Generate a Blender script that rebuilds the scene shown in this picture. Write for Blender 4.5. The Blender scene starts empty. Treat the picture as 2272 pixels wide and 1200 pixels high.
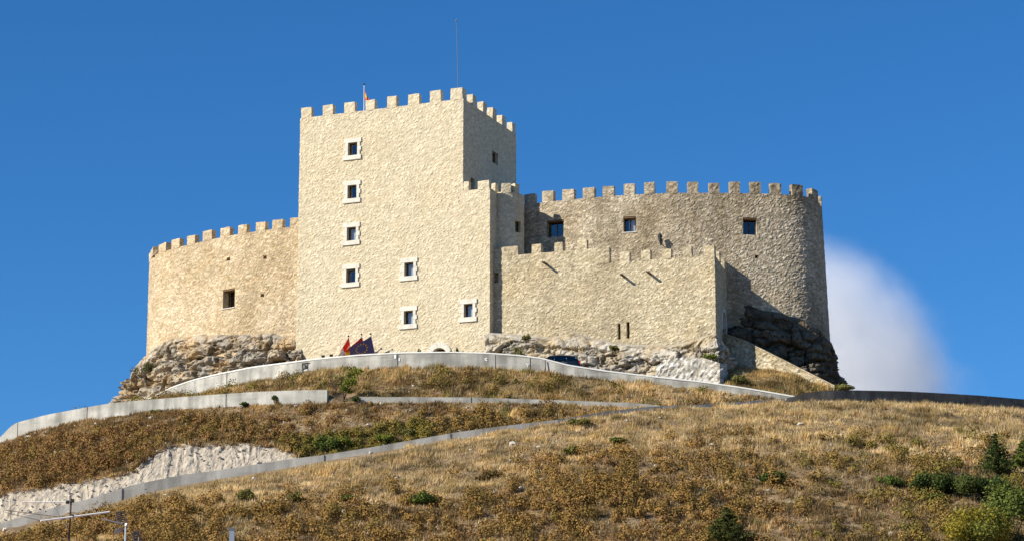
import bpy, math, random
import numpy as np
from mathutils import Vector, noise, Matrix

random.seed(7)
rng = np.random.default_rng(7)
scene = bpy.context.scene
COL = scene.collection

# ------------------------------------------------------------------ camera model
F = 5800.0                      # focal length in photo pixels (2272 wide)
PITCH = math.radians(13.24)
CP, SP = math.cos(PITCH), math.sin(PITCH)
CZ = 1.7

def ray(x, y):
    u = (x - 1136.0) / F; v = (600.0 - y) / F
    return u, CP - v * SP, SP + v * CP

def P(x, y, Y):
    d = ray(x, y); t = Y / d[1]
    return Vector((d[0] * t, Y, CZ + d[2] * t))

def proj(X, Y, Z):
    z = Z - CZ
    f = Y * CP + z * SP
    v = (-Y * SP + z * CP) / f
    return 1136 + F * X / f, 600 - F * v

cam_d = bpy.data.cameras.new("camera")
cam = bpy.data.objects.new("camera", cam_d); COL.objects.link(cam)
cam.location = (0, 0, CZ)
cam.rotation_euler = (math.pi / 2 + PITCH, 0, 0)
cam_d.sensor_width = 36.0
cam_d.lens = F / 2272 * 36.0
cam_d.clip_end = 12000
cam_d.clip_start = 0.5
scene.camera = cam

# ------------------------------------------------------------------ materials
def new_mat(name):
    m = bpy.data.materials.new(name); m.use_nodes = True
    nt = m.node_tree
    b = nt.nodes["Principled BSDF"]
    b.inputs["Specular IOR Level"].default_value = 0.2
    return m, nt, b

def simple(name, col, rough=0.8, spec=0.2, metal=0.0, var=0.0, vscale=3.0):
    m, nt, b = new_mat(name)
    b.inputs["Base Color"].default_value = (*col, 1)
    b.inputs["Roughness"].default_value = rough
    b.inputs["Specular IOR Level"].default_value = spec
    b.inputs["Metallic"].default_value = metal
    if var > 0:
        tc = nt.nodes.new("ShaderNodeTexCoord")
        n = nt.nodes.new("ShaderNodeTexNoise"); n.inputs["Scale"].default_value = vscale; n.inputs["Detail"].default_value = 5
        nt.links.new(tc.outputs["Object"], n.inputs["Vector"])
        r = nt.nodes.new("ShaderNodeValToRGB")
        r.color_ramp.elements[0].position = 0.3; r.color_ramp.elements[1].position = 0.7
        r.color_ramp.elements[0].color = (*[c * (1 - var) for c in col], 1)
        r.color_ramp.elements[1].color = (*[min(1, c * (1 + var)) for c in col], 1)
        nt.links.new(n.outputs["Fac"], r.inputs["Fac"]); nt.links.new(r.outputs["Color"], b.inputs["Base Color"])
    return m

def N(nt, kind, **kw):
    n = nt.nodes.new(kind)
    for k, v in kw.items():
        if k in n.inputs: n.inputs[k].default_value = v
        else: setattr(n, k, v)
    return n

def ramp(nt, src, stops):
    r = nt.nodes.new("ShaderNodeValToRGB")
    e = r.color_ramp.elements
    while len(e) < len(stops): e.new(0.5)
    for el, (p, c) in zip(e, stops):
        el.position = p; el.color = (*c, 1) if len(c) == 3 else c
    nt.links.new(src, r.inputs["Fac"])
    return r.outputs["Color"]

def mixc(nt, fac, a, b, mode='MIX'):
    m = nt.nodes.new("ShaderNodeMix"); m.data_type = 'RGBA'; m.blend_type = mode
    for sock, val in ((m.inputs[0], fac), (m.inputs[6], a), (m.inputs[7], b)):
        if hasattr(val, "links"): nt.links.new(val, sock)
        elif isinstance(val, (int, float)): sock.default_value = val
        else: sock.default_value = (*val, 1)
    return m.outputs[2]

def noise_out(nt, scale, detail=4, vec=None, rough=0.55, mapscale=None):
    if vec is None:
        vec = nt.nodes.new("ShaderNodeTexCoord").outputs["Object"]
    if mapscale:
        mp = nt.nodes.new("ShaderNodeMapping"); mp.inputs["Scale"].default_value = mapscale
        nt.links.new(vec, mp.inputs["Vector"]); vec = mp.outputs["Vector"]
    n = N(nt, "ShaderNodeTexNoise", Scale=scale, Detail=detail, Roughness=rough)
    nt.links.new(vec, n.inputs["Vector"])
    return n.outputs["Fac"]

def stone_mat(name, dark, light, mortar, stain, stain_amt=0.5, patch=None, patch_amt=0.4, bump=0.6, stain_scale=0.25, streak=0.0, vs=3.0, vamt=0.2, stain_at=0.46):
    """masonry: 'tone' colour attribute holds r = one random value per stone, g = distance from the joint"""
    m, nt, b = new_mat(name)
    at = N(nt, "ShaderNodeAttribute"); at.attribute_name = "tone"
    sep = nt.nodes.new("ShaderNodeSeparateColor"); nt.links.new(at.outputs["Color"], sep.inputs[0])
    base = ramp(nt, sep.outputs[0], [(0.0, dark), (0.55, [(a + c) / 2 for a, c in zip(dark, light)]), (1.0, light)])
    edge = ramp(nt, sep.outputs[1], [(0.05, (1, 1, 1)), (0.35, (0, 0, 0))])
    c = mixc(nt, edge, base, mortar)
    if patch:
        pf = ramp(nt, noise_out(nt, 0.3, 5), [(0.45, (0, 0, 0)), (0.65, (patch_amt,) * 3)])
        c = mixc(nt, pf, c, patch)
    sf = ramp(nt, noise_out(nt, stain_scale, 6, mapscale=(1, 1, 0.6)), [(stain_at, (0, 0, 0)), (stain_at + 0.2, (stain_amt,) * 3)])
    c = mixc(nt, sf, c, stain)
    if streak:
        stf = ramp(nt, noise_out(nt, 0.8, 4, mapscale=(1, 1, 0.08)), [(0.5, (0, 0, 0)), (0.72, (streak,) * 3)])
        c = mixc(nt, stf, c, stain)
    mp = nt.nodes.new("ShaderNodeMapping"); mp.inputs["Scale"].default_value = (vs, vs, vs * 1.9)
    wv = nt.nodes.new("ShaderNodeTexNoise"); wv.inputs["Scale"].default_value = 1.5
    tc = nt.nodes.new("ShaderNodeTexCoord"); nt.links.new(tc.outputs["Object"], wv.inputs["Vector"])
    ad = nt.nodes.new("ShaderNodeVectorMath"); ad.operation = 'MULTIPLY_ADD'; nt.links.new(wv.outputs["Color"], ad.inputs[0]); ad.inputs[1].default_value = (0.3, 0.3, 0.3); nt.links.new(tc.outputs["Object"], ad.inputs[2])
    nt.links.new(ad.outputs[0], mp.inputs["Vector"])
    vo = nt.nodes.new("ShaderNodeTexVoronoi"); vo.inputs["Scale"].default_value = 1.0; nt.links.new(mp.outputs["Vector"], vo.inputs["Vector"])
    sc_ = nt.nodes.new("ShaderNodeSeparateColor"); nt.links.new(vo.outputs["Color"], sc_.inputs[0])
    st_c = ramp(nt, sc_.outputs[0], [(0.0, (1 - vamt, 1 - vamt, 1 - vamt * 1.1)), (0.6, (1.0, 1.0, 1.0)), (1.0, (1 + vamt * .8, 1 + vamt * .8, 1 + vamt * .85))])
    c = mixc(nt, 1.0, c, st_c, 'MULTIPLY')
    ve = nt.nodes.new("ShaderNodeTexVoronoi"); ve.feature = 'DISTANCE_TO_EDGE'; ve.inputs["Scale"].default_value = 1.0; nt.links.new(mp.outputs["Vector"], ve.inputs["Vector"])
    jo = ramp(nt, ve.outputs["Distance"], [(0.0, (1 - vamt * 1.2,) * 3), (0.12, (1, 1, 1))])
    c = mixc(nt, 1.0, c, jo, 'MULTIPLY')
    fine = ramp(nt, noise_out(nt, 5.0, 5), [(0.25, (0.82, 0.82, 0.82)), (0.75, (1.15, 1.14, 1.12))])
    c = mixc(nt, 1.0, c, fine, 'MULTIPLY')
    nt.links.new(c, b.inputs["Base Color"])
    b.inputs["Roughness"].default_value = 0.95
    b.inputs["Specular IOR Level"].default_value = 0.1
    bp = N(nt, "ShaderNodeBump", Strength=bump, Distance=0.06)
    nt.links.new(noise_out(nt, 4.0, 6), bp.inputs["Height"])
    nt.links.new(bp.outputs["Normal"], b.inputs["Normal"])
    return m

M = {}
M['keep'] = stone_mat('keep_stone', (0.565, 0.48, 0.33), (0.70, 0.61, 0.44), (0.63, 0.54, 0.375), (0.54, 0.465, 0.31), 0.3, patch=(0.62, 0.50, 0.31), patch_amt=0.35, streak=0.22, vs=3.0, vamt=0.13)
M['left'] = stone_mat('ochre_masonry', (0.46, 0.33, 0.18), (0.68, 0.56, 0.38), (0.58, 0.45, 0.28), (0.34, 0.245, 0.13), 0.6, patch=(0.68, 0.57, 0.42), patch_amt=0.6, vs=3.2, vamt=0.24)
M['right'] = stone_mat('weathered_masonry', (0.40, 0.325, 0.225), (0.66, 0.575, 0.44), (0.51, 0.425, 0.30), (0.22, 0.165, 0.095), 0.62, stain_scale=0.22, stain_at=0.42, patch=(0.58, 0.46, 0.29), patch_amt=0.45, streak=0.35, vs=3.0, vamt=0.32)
M['bastion'] = stone_mat('buff_masonry', (0.47, 0.385, 0.24), (0.66, 0.575, 0.41), (0.58, 0.49, 0.33), (0.34, 0.275, 0.18), 0.6, stain_at=0.44, patch=(0.58, 0.46, 0.27), patch_amt=0.5, streak=0.2, vs=3.2, vamt=0.24)
M['stair'] = stone_mat('stair_masonry', (0.40, 0.33, 0.20), (0.66, 0.59, 0.44), (0.48, 0.39, 0.25), (0.3, 0.24, 0.14), 0.4, vs=3.0, vamt=0.3)
M['rubble'] = stone_mat('white_rubble', (0.50, 0.46, 0.39), (0.74, 0.70, 0.63), (0.42, 0.37, 0.29), (0.46, 0.41, 0.33), 0.4, vs=2.6, vamt=0.3)

def rock_mat(name, light, grey, ochre, dark, ochre_at=0.52):
    m, nt, b = new_mat(name)
    at = N(nt, "ShaderNodeAttribute"); at.attribute_name = "tone"
    sep = nt.nodes.new("ShaderNodeSeparateColor"); nt.links.new(at.outputs["Color"], sep.inputs[0])
    c = ramp(nt, sep.outputs[0], [(0, grey), (1, light)])
    of = ramp(nt, noise_out(nt, 0.45, 5, mapscale=(1, 1, 1.6)), [(ochre_at - 0.08, (0, 0, 0)), (ochre_at + 0.1, (0.85,) * 3)])
    c = mixc(nt, of, c, ochre)
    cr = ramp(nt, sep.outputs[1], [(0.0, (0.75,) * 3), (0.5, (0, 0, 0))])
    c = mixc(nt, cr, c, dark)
    fine = ramp(nt, noise_out(nt, 3.0, 6), [(0.25, (0.65,) * 3), (0.75, (1.25,) * 3)])
    c = mixc(nt, 1.0, c, fine, 'MULTIPLY')
    nt.links.new(c, b.inputs["Base Color"]); b.inputs["Roughness"].default_value = 0.95
    b.inputs["Specular IOR Level"].default_value = 0.1
    bp = N(nt, "ShaderNodeBump", Strength=0.8, Distance=0.12)
    nt.links.new(noise_out(nt, 2.5, 8), bp.inputs["Height"]); nt.links.new(bp.outputs["Normal"], b.inputs["Normal"])
    return m
M['rock_left'] = rock_mat('grey_limestone', (0.47, 0.405, 0.31), (0.29, 0.26, 0.215), (0.46, 0.32, 0.16), (0.12, 0.085, 0.045), 0.53)
M['rock_mid'] = rock_mat('pale_limestone', (0.56, 0.505, 0.41), (0.34, 0.30, 0.24), (0.45, 0.35, 0.20), (0.16, 0.12, 0.07), 0.54)
M['rock_right'] = rock_mat('shade_toned_limestone', (0.19, 0.155, 0.105), (0.11, 0.09, 0.062), (0.14, 0.10, 0.055), (0.04, 0.033, 0.025), 0.6)  # limestone colour darkened to carry the shade this outcrop stands in
M['chalk'] = rock_mat('chalk_earth', (0.50, 0.43, 0.33), (0.42, 0.355, 0.27), (0.47, 0.39, 0.28), (0.30, 0.245, 0.18), 0.75)

def concrete(name, base, dark, light):
    m, nt, b = new_mat(name)
    c = ramp(nt, noise_out(nt, 0.5, 6, mapscale=(1, 1, 1.4)), [(0.36, dark), (0.5, base), (0.62, light)])
    st = ramp(nt, noise_out(nt, 1.2, 5, mapscale=(1, 1, 0.12)), [(0.44, (0, 0, 0)), (0.66, (0.75,) * 3)])
    c = mixc(nt, st, c, [x * 0.68 for x in dark])
    bd = ramp(nt, noise_out(nt, 0.25, 3, mapscale=(0.3, 0.3, 6)), [(0.52, (0, 0, 0)), (0.56, (0.25,) * 3)])
    c = mixc(nt, bd, c, light)
    nt.links.new(c, b.inputs["Base Color"]); b.inputs["Roughness"].default_value = 0.9
    bp = N(nt, "ShaderNodeBump", Strength=0.3, Distance=0.03)
    nt.links.new(noise_out(nt, 6, 5), bp.inputs["Height"]); nt.links.new(bp.outputs["Normal"], b.inputs["Normal"])
    return m
M['concrete'] = concrete('concrete', (0.39, 0.375, 0.325), (0.28, 0.27, 0.235), (0.50, 0.48, 0.42))
M['concrete_shade'] = concrete('shade_toned_concrete', (0.19, 0.165, 0.125), (0.13, 0.11, 0.085), (0.25, 0.22, 0.17))  # concrete darkened and warmed: the bend wall's shade is put into its colour
M['concrete_grey'] = concrete('grey_concrete', (0.44, 0.42, 0.37), (0.34, 0.325, 0.285), (0.52, 0.50, 0.44))
M['joint'] = simple('joint_filler', (0.13, 0.125, 0.115), 0.9)
M['coping'] = simple('coping_concrete', (0.68, 0.66, 0.60), 0.85, var=0.08)
M['white_stone'] = simple('cut_white_stone', (0.63, 0.595, 0.50), 0.85, var=0.14, vscale=2.0)
M['wood'] = simple('dark_brown_wood', (0.07, 0.035, 0.018), 0.6, var=0.2)
M['lintel'] = simple('weathered_lintel_wood', (0.16, 0.09, 0.045), 0.8, var=0.2)
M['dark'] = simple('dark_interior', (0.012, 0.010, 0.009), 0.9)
M['black'] = simple('black_iron', (0.015, 0.015, 0.016), 0.5, 0.4)
M['steel'] = simple('galvanised_steel', (0.42, 0.43, 0.44), 0.4, 0.5, 0.7)
M['dull_rod'] = simple('grey_rod', (0.16, 0.17, 0.18), 0.6, 0.3)
M['alu'] = simple('aluminium', (0.88, 0.86, 0.80), 0.5, 0.4, 0.0)
M['white_paint'] = simple('white_paint', (0.8, 0.8, 0.78), 0.6)
M['curtain'] = simple('white_curtain', (0.75, 0.76, 0.78), 0.9)
M['black_paint'] = simple('black_spray_paint', (0.02, 0.02, 0.024), 0.7)
M['asphalt'] = simple('asphalt', (0.06, 0.06, 0.058), 0.9, var=0.2)
M['red'] = simple('red_flag_cloth', (0.80, 0.05, 0.03), 0.8)
M['yellow'] = simple('yellow_flag_cloth', (0.8, 0.50, 0.03), 0.8)
M['white_cloth'] = simple('white_flag_cloth', (0.82, 0.80, 0.78), 0.8)
M['navy'] = simple('blue_flag_cloth', (0.085, 0.085, 0.25), 0.8, var=0.15)
M['bark'] = simple('bark', (0.12, 0.085, 0.055), 0.95, var=0.3)
M['car_paint'] = simple('dark_car_paint', (0.006, 0.012, 0.016), 0.22, 0.6)
M['tyre'] = simple('tyre_rubber', (0.02, 0.02, 0.02), 0.85)
M['red_lens'] = simple('red_lamp_lens', (0.35, 0.02, 0.02), 0.25, 0.5)
M['clear_lens'] = simple('clear_lamp_lens', (0.6, 0.62, 0.65), 0.15, 0.5)
M['render_wall'] = simple('house_render', (0.6, 0.54, 0.44), 0.9, var=0.08)
M['tile'] = simple('clay_roof_tile', (0.35, 0.15, 0.08), 0.9, var=0.3, vscale=4)
M['rusty'] = simple('rusty_steel', (0.10, 0.06, 0.04), 0.8, var=0.2)

def glass_mat(name, tint, refl):
    m = bpy.data.materials.new(name); m.use_nodes = True
    nt = m.node_tree; nt.nodes.clear()
    out = nt.nodes.new("ShaderNodeOutputMaterial")
    tr = nt.nodes.new("ShaderNodeBsdfTransparent"); tr.inputs[0].default_value = (*tint, 1)
    gl = nt.nodes.new("ShaderNodeBsdfGlossy"); gl.inputs["Roughness"].default_value = 0.03
    gl.inputs["Color"].default_value = (1, 1, 1, 1)
    mx = nt.nodes.new("ShaderNodeMixShader"); mx.inputs[0].default_value = refl
    nt.links.new(tr.outputs[0], mx.inputs[1]); nt.links.new(gl.outputs[0], mx.inputs[2]); nt.links.new(mx.outputs[0], out.inputs[0])
    return m
M['glass'] = glass_mat('window_glass', (0.82, 0.83, 0.84), 0.06)
M['car_glass'] = glass_mat('tinted_car_glass', (0.05, 0.06, 0.06), 0.1)

def leaf_mat(name, transl=0.3, gain=1.0):
    m = bpy.data.materials.new(name); m.use_nodes = True
    nt = m.node_tree; nt.nodes.clear()
    out = nt.nodes.new("ShaderNodeOutputMaterial")
    at = N(nt, "ShaderNodeAttribute"); at.attribute_name = "tint"
    d = nt.nodes.new("ShaderNodeBsdfDiffuse"); t = nt.nodes.new("ShaderNodeBsdfTranslucent")
    nt.links.new(at.outputs["Color"], d.inputs[0]); nt.links.new(at.outputs["Color"], t.inputs[0])
    mx = nt.nodes.new("ShaderNodeMixShader"); mx.inputs[0].default_value = transl
    nt.links.new(d.outputs[0], mx.inputs[1]); nt.links.new(t.outputs[0], mx.inputs[2]); nt.links.new(mx.outputs[0], out.inputs[0])
    return m
M['leaf'] = leaf_mat('foliage', 0.25)
M['scrub_leaf'] = leaf_mat('scrub_foliage', 0.08)
M['grass'] = leaf_mat('dry_grass', 0.35)

# ------------------------------------------------------------------ object helpers
def link(o, parent=None):
    COL.objects.link(o)
    if parent is not None: o.parent = parent
    return o

def wloc(o):
    v = Vector((0, 0, 0))
    while o is not None:
        v = v + o.location; o = o.parent
    return v

def tag(o, label=None, cat=None, group=None, kind=None):
    if label: o['label'] = label
    if cat: o['category'] = cat
    if group: o['group'] = group
    if kind: o['kind'] = kind
    return o

def empty(name, loc, label, cat, group=None):
    o = bpy.data.objects.new(name, None); o.location = loc; o.empty_display_size = 0.3
    COL.objects.link(o)
    return tag(o, label, cat, group)

class MB:
    def __init__(self): self.v = []; self.f = []; self.fm = []; self.tone = []
    def quad(self, a, b, c, d, mi=0):
        n = len(self.v); self.v += [a, b, c, d]; self.f.append((n, n + 1, n + 2, n + 3)); self.fm.append(mi)
    def poly(self, pts, mi=0):
        n = len(self.v); self.v += list(pts); self.f.append(tuple(range(n, n + len(pts)))); self.fm.append(mi)
    def obox(self, o, t, n, s0, s1, d0, d1, z0, z1, mi=0, up=Vector((0, 0, 1))):
        """box in frame origin o, tangent t, normal n, up"""
        k = len(self.v)
        for z in (z0, z1):
            for (s, d) in ((s0, d0), (s1, d0), (s1, d1), (s0, d1)):
                self.v.append(o + t * s + n * d + up * z)
        for q in ((0, 3, 2, 1), (4, 5, 6, 7), (0, 1, 5, 4), (1, 2, 6, 5), (2, 3, 7, 6), (3, 0, 4, 7)):
            self.f.append(tuple(k + i for i in q)); self.fm.append(mi)
    def tube(self, pts, radii, sides=6, mi=0, cap=True):
        k0 = len(self.v); pts = [Vector(p) for p in pts]
        for i, p in enumerate(pts):
            d = (pts[min(i + 1, len(pts) - 1)] - pts[max(i - 1, 0)]).normalized()
            a = d.cross(Vector((0, 0, 1)))
            if a.length < 1e-3: a = d.cross(Vector((1, 0, 0)))
            a.normalize(); b = d.cross(a)
            r = radii[i] if hasattr(radii, '__len__') else radii
            for j in range(sides):
                th = 2 * math.pi * j / sides
                self.v.append(p + a * (r * math.cos(th)) + b * (r * math.sin(th)))
        for i in range(len(pts) - 1):
            for j in range(sides):
                a = k0 + i * sides + j; b = k0 + i * sides + (j + 1) % sides
                self.f.append((a, b, b + sides, a + sides)); self.fm.append(mi)
        if cap:
            self.f.append(tuple(k0 + j for j in range(sides))[::-1]); self.fm.append(mi)
            e = k0 + (len(pts) - 1) * sides
            self.f.append(tuple(e + j for j in range(sides))); self.fm.append(mi)
    def sphere(self, c, r, nu=10, nv=6, mi=0):
        k = len(self.v); c = Vector(c)
        for i in range(nv + 1):
            ph = math.pi * i / nv
            for j in range(nu):
                th = 2 * math.pi * j / nu
                self.v.append(c + Vector((r * math.sin(ph) * math.cos(th), r * math.sin(ph) * math.sin(th), r * math.cos(ph))))
        for i in range(nv):
            for j in range(nu):
                a = k + i * nu + j; b = k + i * nu + (j + 1) % nu
                self.f.append((a, a + nu, b + nu, b)); self.fm.append(mi)
    def build(self, name, mats, parent=None, smooth=False):
        me = bpy.data.meshes.new(name)
        off = wloc(parent) if parent is not None else Vector((0, 0, 0))
        me.from_pydata([Vector(v) - off for v in self.v], [], self.f)
        for m in (mats if isinstance(mats, (list, tuple)) else [mats]): me.materials.append(m)
        if any(self.fm): me.polygons.foreach_set("material_index", self.fm)
        if self.tone:
            ca = me.color_attributes.new("tone", 'FLOAT_COLOR', 'POINT')
            tn = self.tone + [(0.5, 1.0)] * (len(self.v) - len(self.tone))
            ca.data.foreach_set("color", np.array([(a, b, 0, 1) for a, b in tn], dtype=np.float32).ravel())
        if smooth: me.shade_smooth()
        me.update()
        return link(bpy.data.objects.new(name, me), parent)

def base_on(root, mb, name, mats, smooth=False):
    return mb.build(name, mats, root, smooth)

def fast_mesh(name, verts, faces, mat, tint=None, parent=None, off=(0, 0, 0)):
    """verts (N,3), faces (M,k) numpy, tint (N,3)"""
    verts = np.asarray(verts, dtype=np.float32) - np.array(off, dtype=np.float32)
    faces = np.asarray(faces, dtype=np.int32)
    me = bpy.data.meshes.new(name)
    nv, (nf, k) = len(verts), faces.shape
    me.vertices.add(nv); me.vertices.foreach_set("co", verts.ravel())
    me.loops.add(nf * k); me.loops.foreach_set("vertex_index", faces.ravel())
    me.polygons.add(nf); me.polygons.foreach_set("loop_start", np.arange(0, nf * k, k, dtype=np.int32))
    me.update(calc_edges=True)
    if tint is not None:
        ca = me.color_attributes.new("tint", 'FLOAT_COLOR', 'POINT')
        ca.data.foreach_set("color", np.concatenate([np.asarray(tint, np.float32), np.ones((nv, 1), np.float32)], 1).ravel())
    me.materials.append(mat)
    return link(bpy.data.objects.new(name, me), parent)

# ------------------------------------------------------------------ masonry relief
def stone_relief(p, sx, sz, amp, rough):
    q = Vector((p.x / sx, p.y / sx, p.z / sz))
    w = noise.noise_vector(q * 0.7) * 0.35
    q = q + w
    d, pts = noise.voronoi(q)
    e = min(1.0, (d[1] - d[0]) * 2.2)
    e = e * e * (3 - 2 * e)
    h = noise.cell(pts[0] * 37.7)           # one random value per stone
    tone = abs(h) % 1.0
    disp = amp * (e * (0.45 + 0.85 * tone)) + rough * noise.fractal(p * 1.6, 1.0, 2.0, 3)
    return disp, tone, e

RELIEF = {'keep': (0.29, 0.21, 0.040, 0.014), 'left': (0.30, 0.19, 0.045, 0.018), 'right': (0.30, 0.18, 0.045, 0.018),
          'bastion': (0.30, 0.20, 0.045, 0.016), 'stair': (0.38, 0.26, 0.09, 0.05), 'rubble': (0.42, 0.34, 0.13, 0.06)}

def path_len(path):
    s = [0.0]
    for a, b in zip(path, path[1:]): s.append(s[-1] + (b - a).length)
    return s

def path_at(path, S, s):
    if s <= 0: i = 0
    elif s >= S[-1]: i = len(path) - 2
    else:
        i = 0
        while S[i + 1] < s: i += 1
    t = (s - S[i]) / (S[i + 1] - S[i])
    p = path[i].lerp(path[i + 1], t); d = (path[i + 1] - path[i]).normalized()
    return p, d

def path_frame(path, S, s):
    p, d = path_at(path, S, s)
    return Vector((p.x, p.y, 0)), Vector((d.x, d.y, 0)), Vector((d.y, -d.x, 0))

def path_hit(path, S, x, y):
    """where the sight line of photo point (x, y) meets the upright wall: (s, z)"""
    d = ray(x, y); best = None
    for i, (a, b) in enumerate(zip(path, path[1:])):
        e = b - a
        den = d[0] * e.y - d[1] * e.x
        if abs(den) < 1e-9: continue
        t = (a.x * e.y - a.y * e.x) / den
        u = ((d[0] * t - a.x) * e.x + (d[1] * t - a.y) * e.y) / e.length_squared
        lo = -1e-6 if i else -3.0
        hi = 1 + 1e-6 if i < len(path) - 2 else 3.0
        if lo <= u <= hi and t > 0 and (best is None or t < best[0]):
            best = (t, S[i] + u * (S[i + 1] - S[i]), CZ + d[2] * t)
    if best is None:                                   # grazes past a rounded silhouette: take the nearest point of it
        k = min(range(len(path)), key=lambda i: abs(path[i].x / path[i].y - d[0] / d[1]) + 1e-4 * path[i].y)
        return S[k], CZ + d[2] / d[1] * path[k].y
    return best[1], best[2]

def grid_lines(a, b, step, extra):
    n = max(1, int(round((b - a) / step)))
    L = [a + (b - a) * i / n for i in range(n + 1)]
    ex = sorted(set(round(e, 4) for e in extra if a - 1e-6 < e < b + 1e-6))
    L = [l for l in L if all(abs(l - e) > step * 0.3 for e in ex)] + ex
    return sorted(L)

def masonry(mb, path, zb, zt, kind, openings=(), cell=0.15, thick=0.6, batter=None, smin=None, smax=None, top=True, edge_free=False, reveal=True):
    """upright masonry surface with real relief and cut openings; openings = (s0, s1, z0, z1, depth[, arch])"""
    sx, sz, amp, rough = RELIEF[kind]
    S = path_len(path)
    smin = 0 if smin is None else smin; smax = S[-1] if smax is None else smax
    es, ez = list(S[1:-1]) if len(S) < 12 else [], []
    for o in openings: es += [o[0], o[1]]; ez += [o[2], o[3]]
    sl = grid_lines(smin, smax, cell, es); zl = grid_lines(zb, zt, cell, ez)
    # smooth normals at path points
    idx = {}
    hard = set()
    for o in openings:
        hard |= {('s', round(o[0], 4), o), ('s', round(o[1], 4), o)}
    base = len(mb.v)
    while len(mb.tone) < base: mb.tone.append((0.5, 1.0))
    for i, s in enumerate(sl):
        p, d = path_at(path, S, s)
        p1, d1 = path_at(path, S, min(S[-1], s + 0.06)); p0, d0 = path_at(path, S, max(0, s - 0.06))
        dd = (d0 + d1).normalized(); n = Vector((dd.y, -dd.x, 0))
        for j, z in enumerate(zl):
            q = Vector((p.x, p.y, z))
            if batter: q = q + n * batter(s, z)
            dsp, tone, e = stone_relief(q, sx, sz, amp, rough)
            k = 1.0
            for o in openings:
                if o[0] - 1e-4 <= s <= o[1] + 1e-4 and o[2] - 1e-4 <= z <= o[3] + 1e-4: k = 0.25
            mb.v.append(q + n * (dsp * k)); mb.tone.append((tone, e))
    nz = len(zl)
    for i in range(len(sl) - 1):
        sm = (sl[i] + sl[i + 1]) / 2
        for j in range(nz - 1):
            zm = (zl[j] + zl[j + 1]) / 2
            if any(o[0] < sm < o[1] and o[2] < zm < o[3] for o in openings): continue
            a = base + i * nz + j
            mb.f.append((a, a + nz, a + nz + 1, a + 1)); mb.fm.append(0)
    # wall top and inner face
    if top:
        st = grid_lines(smin, smax, 0.4, es)
        prev = None
        for i, s in enumerate(sl):
            p, d = path_at(path, S, s); n = Vector((d.y, -d.x, 0))
            a = mb.v[base + i * nz + nz - 1]
            b = Vector((p.x, p.y, zt)) - n * thick + Vector((0, 0, 0.03 * noise.noise(Vector((p.x, p.y, 3)))))
            c = Vector((b.x, b.y, zt - 1.3))
            k = len(mb.v); mb.v += [a, b, c]; mb.tone += [(0.6, 1)] * 3
            if prev is not None:
                mb.f += [(prev, k, k + 1, prev + 1), (prev + 1, k + 1, k + 2, prev + 2)]; mb.fm += [0, 0]
            prev = k
    # reveals
    if reveal:
        for o in openings:
            s0, s1, z0, z1, dep = o[:5]
            pm, dm = path_at(path, S, (s0 + s1) / 2); n = Vector((dm.y, -dm.x, 0))
            bo = batter((s0 + s1) / 2, (z0 + z1) / 2) if batter else 0
            A = path_at(path, S, s0)[0]; B = path_at(path, S, s1)[0]
            o0 = n * (bo + 0.02); o1 = n * (bo - dep)
            def c(p, z, off): return Vector((p.x, p.y, z)) + off
            q = [c(A, z0, o0), c(B, z0, o0), c(B, z1, o0), c(A, z1, o0)]
            r = [c(A, z0, o1), c(B, z0, o1), c(B, z1, o1), c(A, z1, o1)]
            for i in range(4):
                mb.quad(q[i], r[i], r[(i + 1) % 4], q[(i + 1) % 4])
                mb.tone += [(0.5, 1)] * 4

def rough_block(o, t, n, s0, s1, d0, d1, z0, z1, kind, cell=0.16, skew=0.0):
    """a merlon: stone block with relief and slightly worn edges; d runs outward along n"""
    mb = MB(); sx, sz, amp, rough = RELIEF[kind]
    up = Vector((0, 0, 1))
    def jit(p): return noise.noise_vector(p * 1.9) * 0.035 + noise.noise_vector(p * 5.0) * 0.018
    faces = [((s0, s1), (z0, z1), 's', 'z', d1, n), ((s0, s1), (z0, z1), 's', 'z', d0, -n),
             ((d0, d1), (z0, z1), 'd', 'z', s0, -t), ((d0, d1), (z0, z1), 'd', 'z', s1, t),
             ((s0, s1), (d0, d1), 's', 'd', z1, up)]
    for (a0, a1), (b0, b1), ka, kb, cst, nr in faces:
        na = max(2, round((a1 - a0) / cell)); nb = max(2, round((b1 - b0) / cell)); k = len(mb.v)
        for i in range(na + 1):
            for j in range(nb + 1):
                a = a0 + (a1 - a0) * i / na; b = b0 + (b1 - b0) * j / nb
                if ka == 's' and kb == 'z': p = o + t * a + n * cst + up * b
                elif ka == 'd': p = o + t * cst + n * a + up * b
                else: p = o + t * a + n * b + up * cst
                dsp, tone, e = stone_relief(p, sx, sz, amp, rough)
                inner = 0 < i < na and 0 < j < nb
                mb.v.append(p + jit(p) + (nr * (dsp * 0.8) if inner else Vector((0, 0, 0)))); mb.tone.append((tone, e))
        flip = nr.dot((t if ka == 's' else n).cross(up if kb == 'z' else n)) < 0
        for i in range(na):
            for j in range(nb):
                a = k + i * (nb + 1) + j
                q = (a, a + nb + 1, a + nb + 2, a + 1)
                mb.f.append(q[::-1] if flip else q); mb.fm.append(0)
    return mb

def add_merlons(root, path, S, zc, spans, kind, mat, thick=0.55, heights=None):
    for i, (s0, s1) in enumerate(spans):
        if s1 < s0: s0, s1 = s1, s0
        p, t, n = path_frame(path, S, (s0 + s1) / 2)
        h = heights(i) if callable(heights) else heights
        w = (s1 - s0) / 2
        r = random.Random(i * 13 + int(abs(s0) * 100))
        w0, w1 = w + r.uniform(-0.07, 0.04), w + r.uniform(-0.07, 0.04)
        rough_block(p, t, n, -w0, w1, -thick, 0.03, zc - 0.05, zc + h + r.uniform(-0.11, 0.04), kind).build('merlon', mat, root)

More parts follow.
